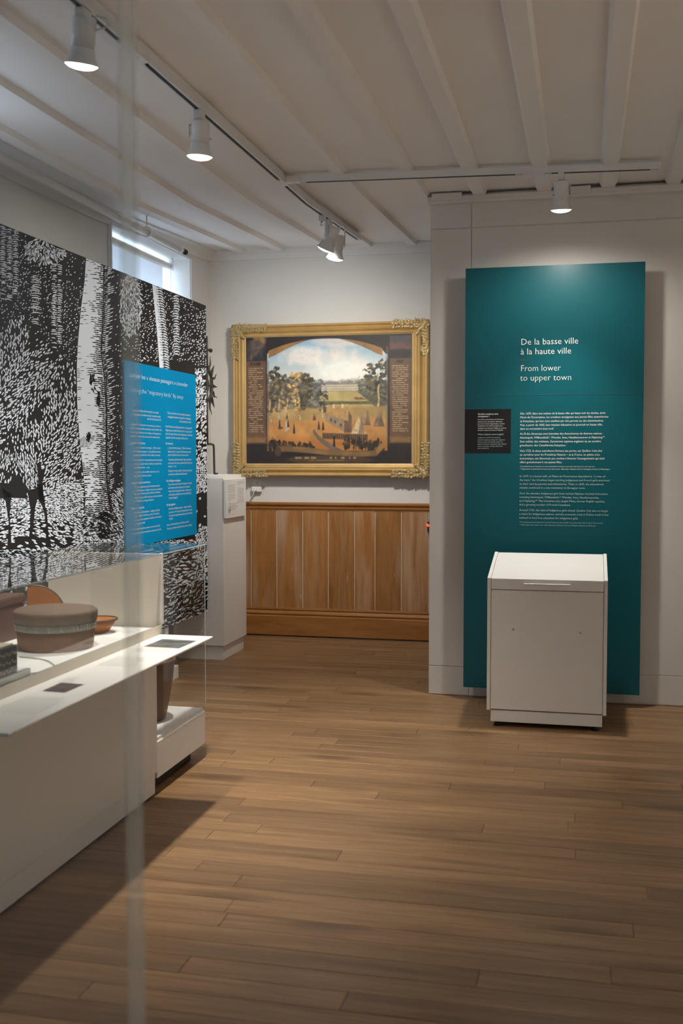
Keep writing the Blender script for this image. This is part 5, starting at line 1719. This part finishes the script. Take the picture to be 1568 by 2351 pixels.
rx1, ry1 = -1.862, 3.333
rs = MB().box(rx1 - 0.24, rx1, 2.80, ry1, DK + 0.0003, DK + 0.036).build('riser', M_WHITE2, bevel=0.002)
tag(rs, 'low white riser block under the black basket in case', 'riser')
kx1, ky1 = -1.867, 3.258
kb = thing('quilled_basket', 'small black basket with pale woven marks on white riser', 'basket', (kx1 - 0.08, ky1 - 0.13, DK + 0.0363))
kz = DK + 0.0363
MB().box(kx1 - 0.16, kx1, ky1 - 0.24, ky1, kz, kz + 0.094).build('body', M_BLKBASK, kb, bevel=0.008)
MB().box(kx1 - 0.15, kx1 - 0.01, ky1 - 0.23, ky1 - 0.01, kz + 0.0942, kz + 0.100).build('fur_top', M_QUILL, kb, bevel=0.003)
mb = MB()
kr = random.Random(4)
for r_ in range(3):
    for k in range(12):
        yy = ky1 - 0.015 - k * 0.018
        zz = kz + 0.014 + r_ * 0.029
        mb.tube([(kx1 + 0.0005, yy, zz), (kx1 + 0.0005, yy - 0.009, zz + 0.006 * (1 if k % 2 else -1))], 0.003, 5)
for k in range(8):
    xx = kx1 - 0.014 - k * 0.018
    for r_ in range(3):
        zz = kz + 0.014 + r_ * 0.029
        mb.tube([(xx, ky1 + 0.0005, zz), (xx - 0.009, ky1 + 0.0005, zz + 0.006)], 0.003, 5)
mb.build('quill_stitch', M_QUILL, kb)['kind'] = 'stuff'
wp = [at(x, y, 'z', DK + 0.003) for x, y in ((45, 1508), (70, 1510), (95, 1513), (112, 1518), (124, 1526), (130, 1531), (126, 1536), (110, 1541), (90, 1544), (68, 1546))]
wp = [Vector((min(p.x, CXF - 0.02), p.y, p.z)) for p in wp]
tag(MB().tube(wp, 0.0024, 8).build('wire', M_WIRE), 'thin pale wire curving across the case deck', 'wire')

# tall vessel in the lower glass end of the case
vx, vy, vz = -2.06, 4.74, 0.2545
vs_ = thing('bark_vessel', 'tall tapered dark bark vessel in low glass end of case', 'vessel', (vx, vy, vz))
MB().lathe([(0.100, 0.0), (0.106, 0.004), (0.126, 0.10), (0.142, 0.20), (0.150, 0.285), (0.146, 0.286), (0.136, 0.20), (0.098, 0.012), (0.002, 0.012)], (vx, vy, vz), n=40, wob=lambda a, h: 0.01 * math.sin(5 * a)).build('body', M_BARK, vs_)
MB().tube([(vx + 0.150 * math.cos(a), vy + 0.150 * math.sin(a), vz + 0.283) for a in [2 * PI * i / 40 for i in range(40)]], 0.009, 8, closed=True).build('rim', M_BROWN, vs_)

# ------------------------------------------------------------------ near glass screen at the left of the view
gx, gy = -0.600, 1.35
gs = thing('glass_screen', 'blurred upright glass pane with pale edge close at left', 'glass', (gx - 0.5, gy, 0))
MB().box(-1.75, gx - 0.0105, gy - 0.005, gy + 0.005, 0.06, 2.75).build('glass_pane', M_SCREEN, gs)
MB().box(gx - 0.010, gx + 0.010, gy - 0.006, gy + 0.006, 0.06, 2.75).build('ground_edge', M_EDGE, gs)
MB().box(-1.75, gx + 0.012, gy - 0.05, gy + 0.05, 0.0, 0.0595).build('base_rail', M_WHITE, gs, bevel=0.004)
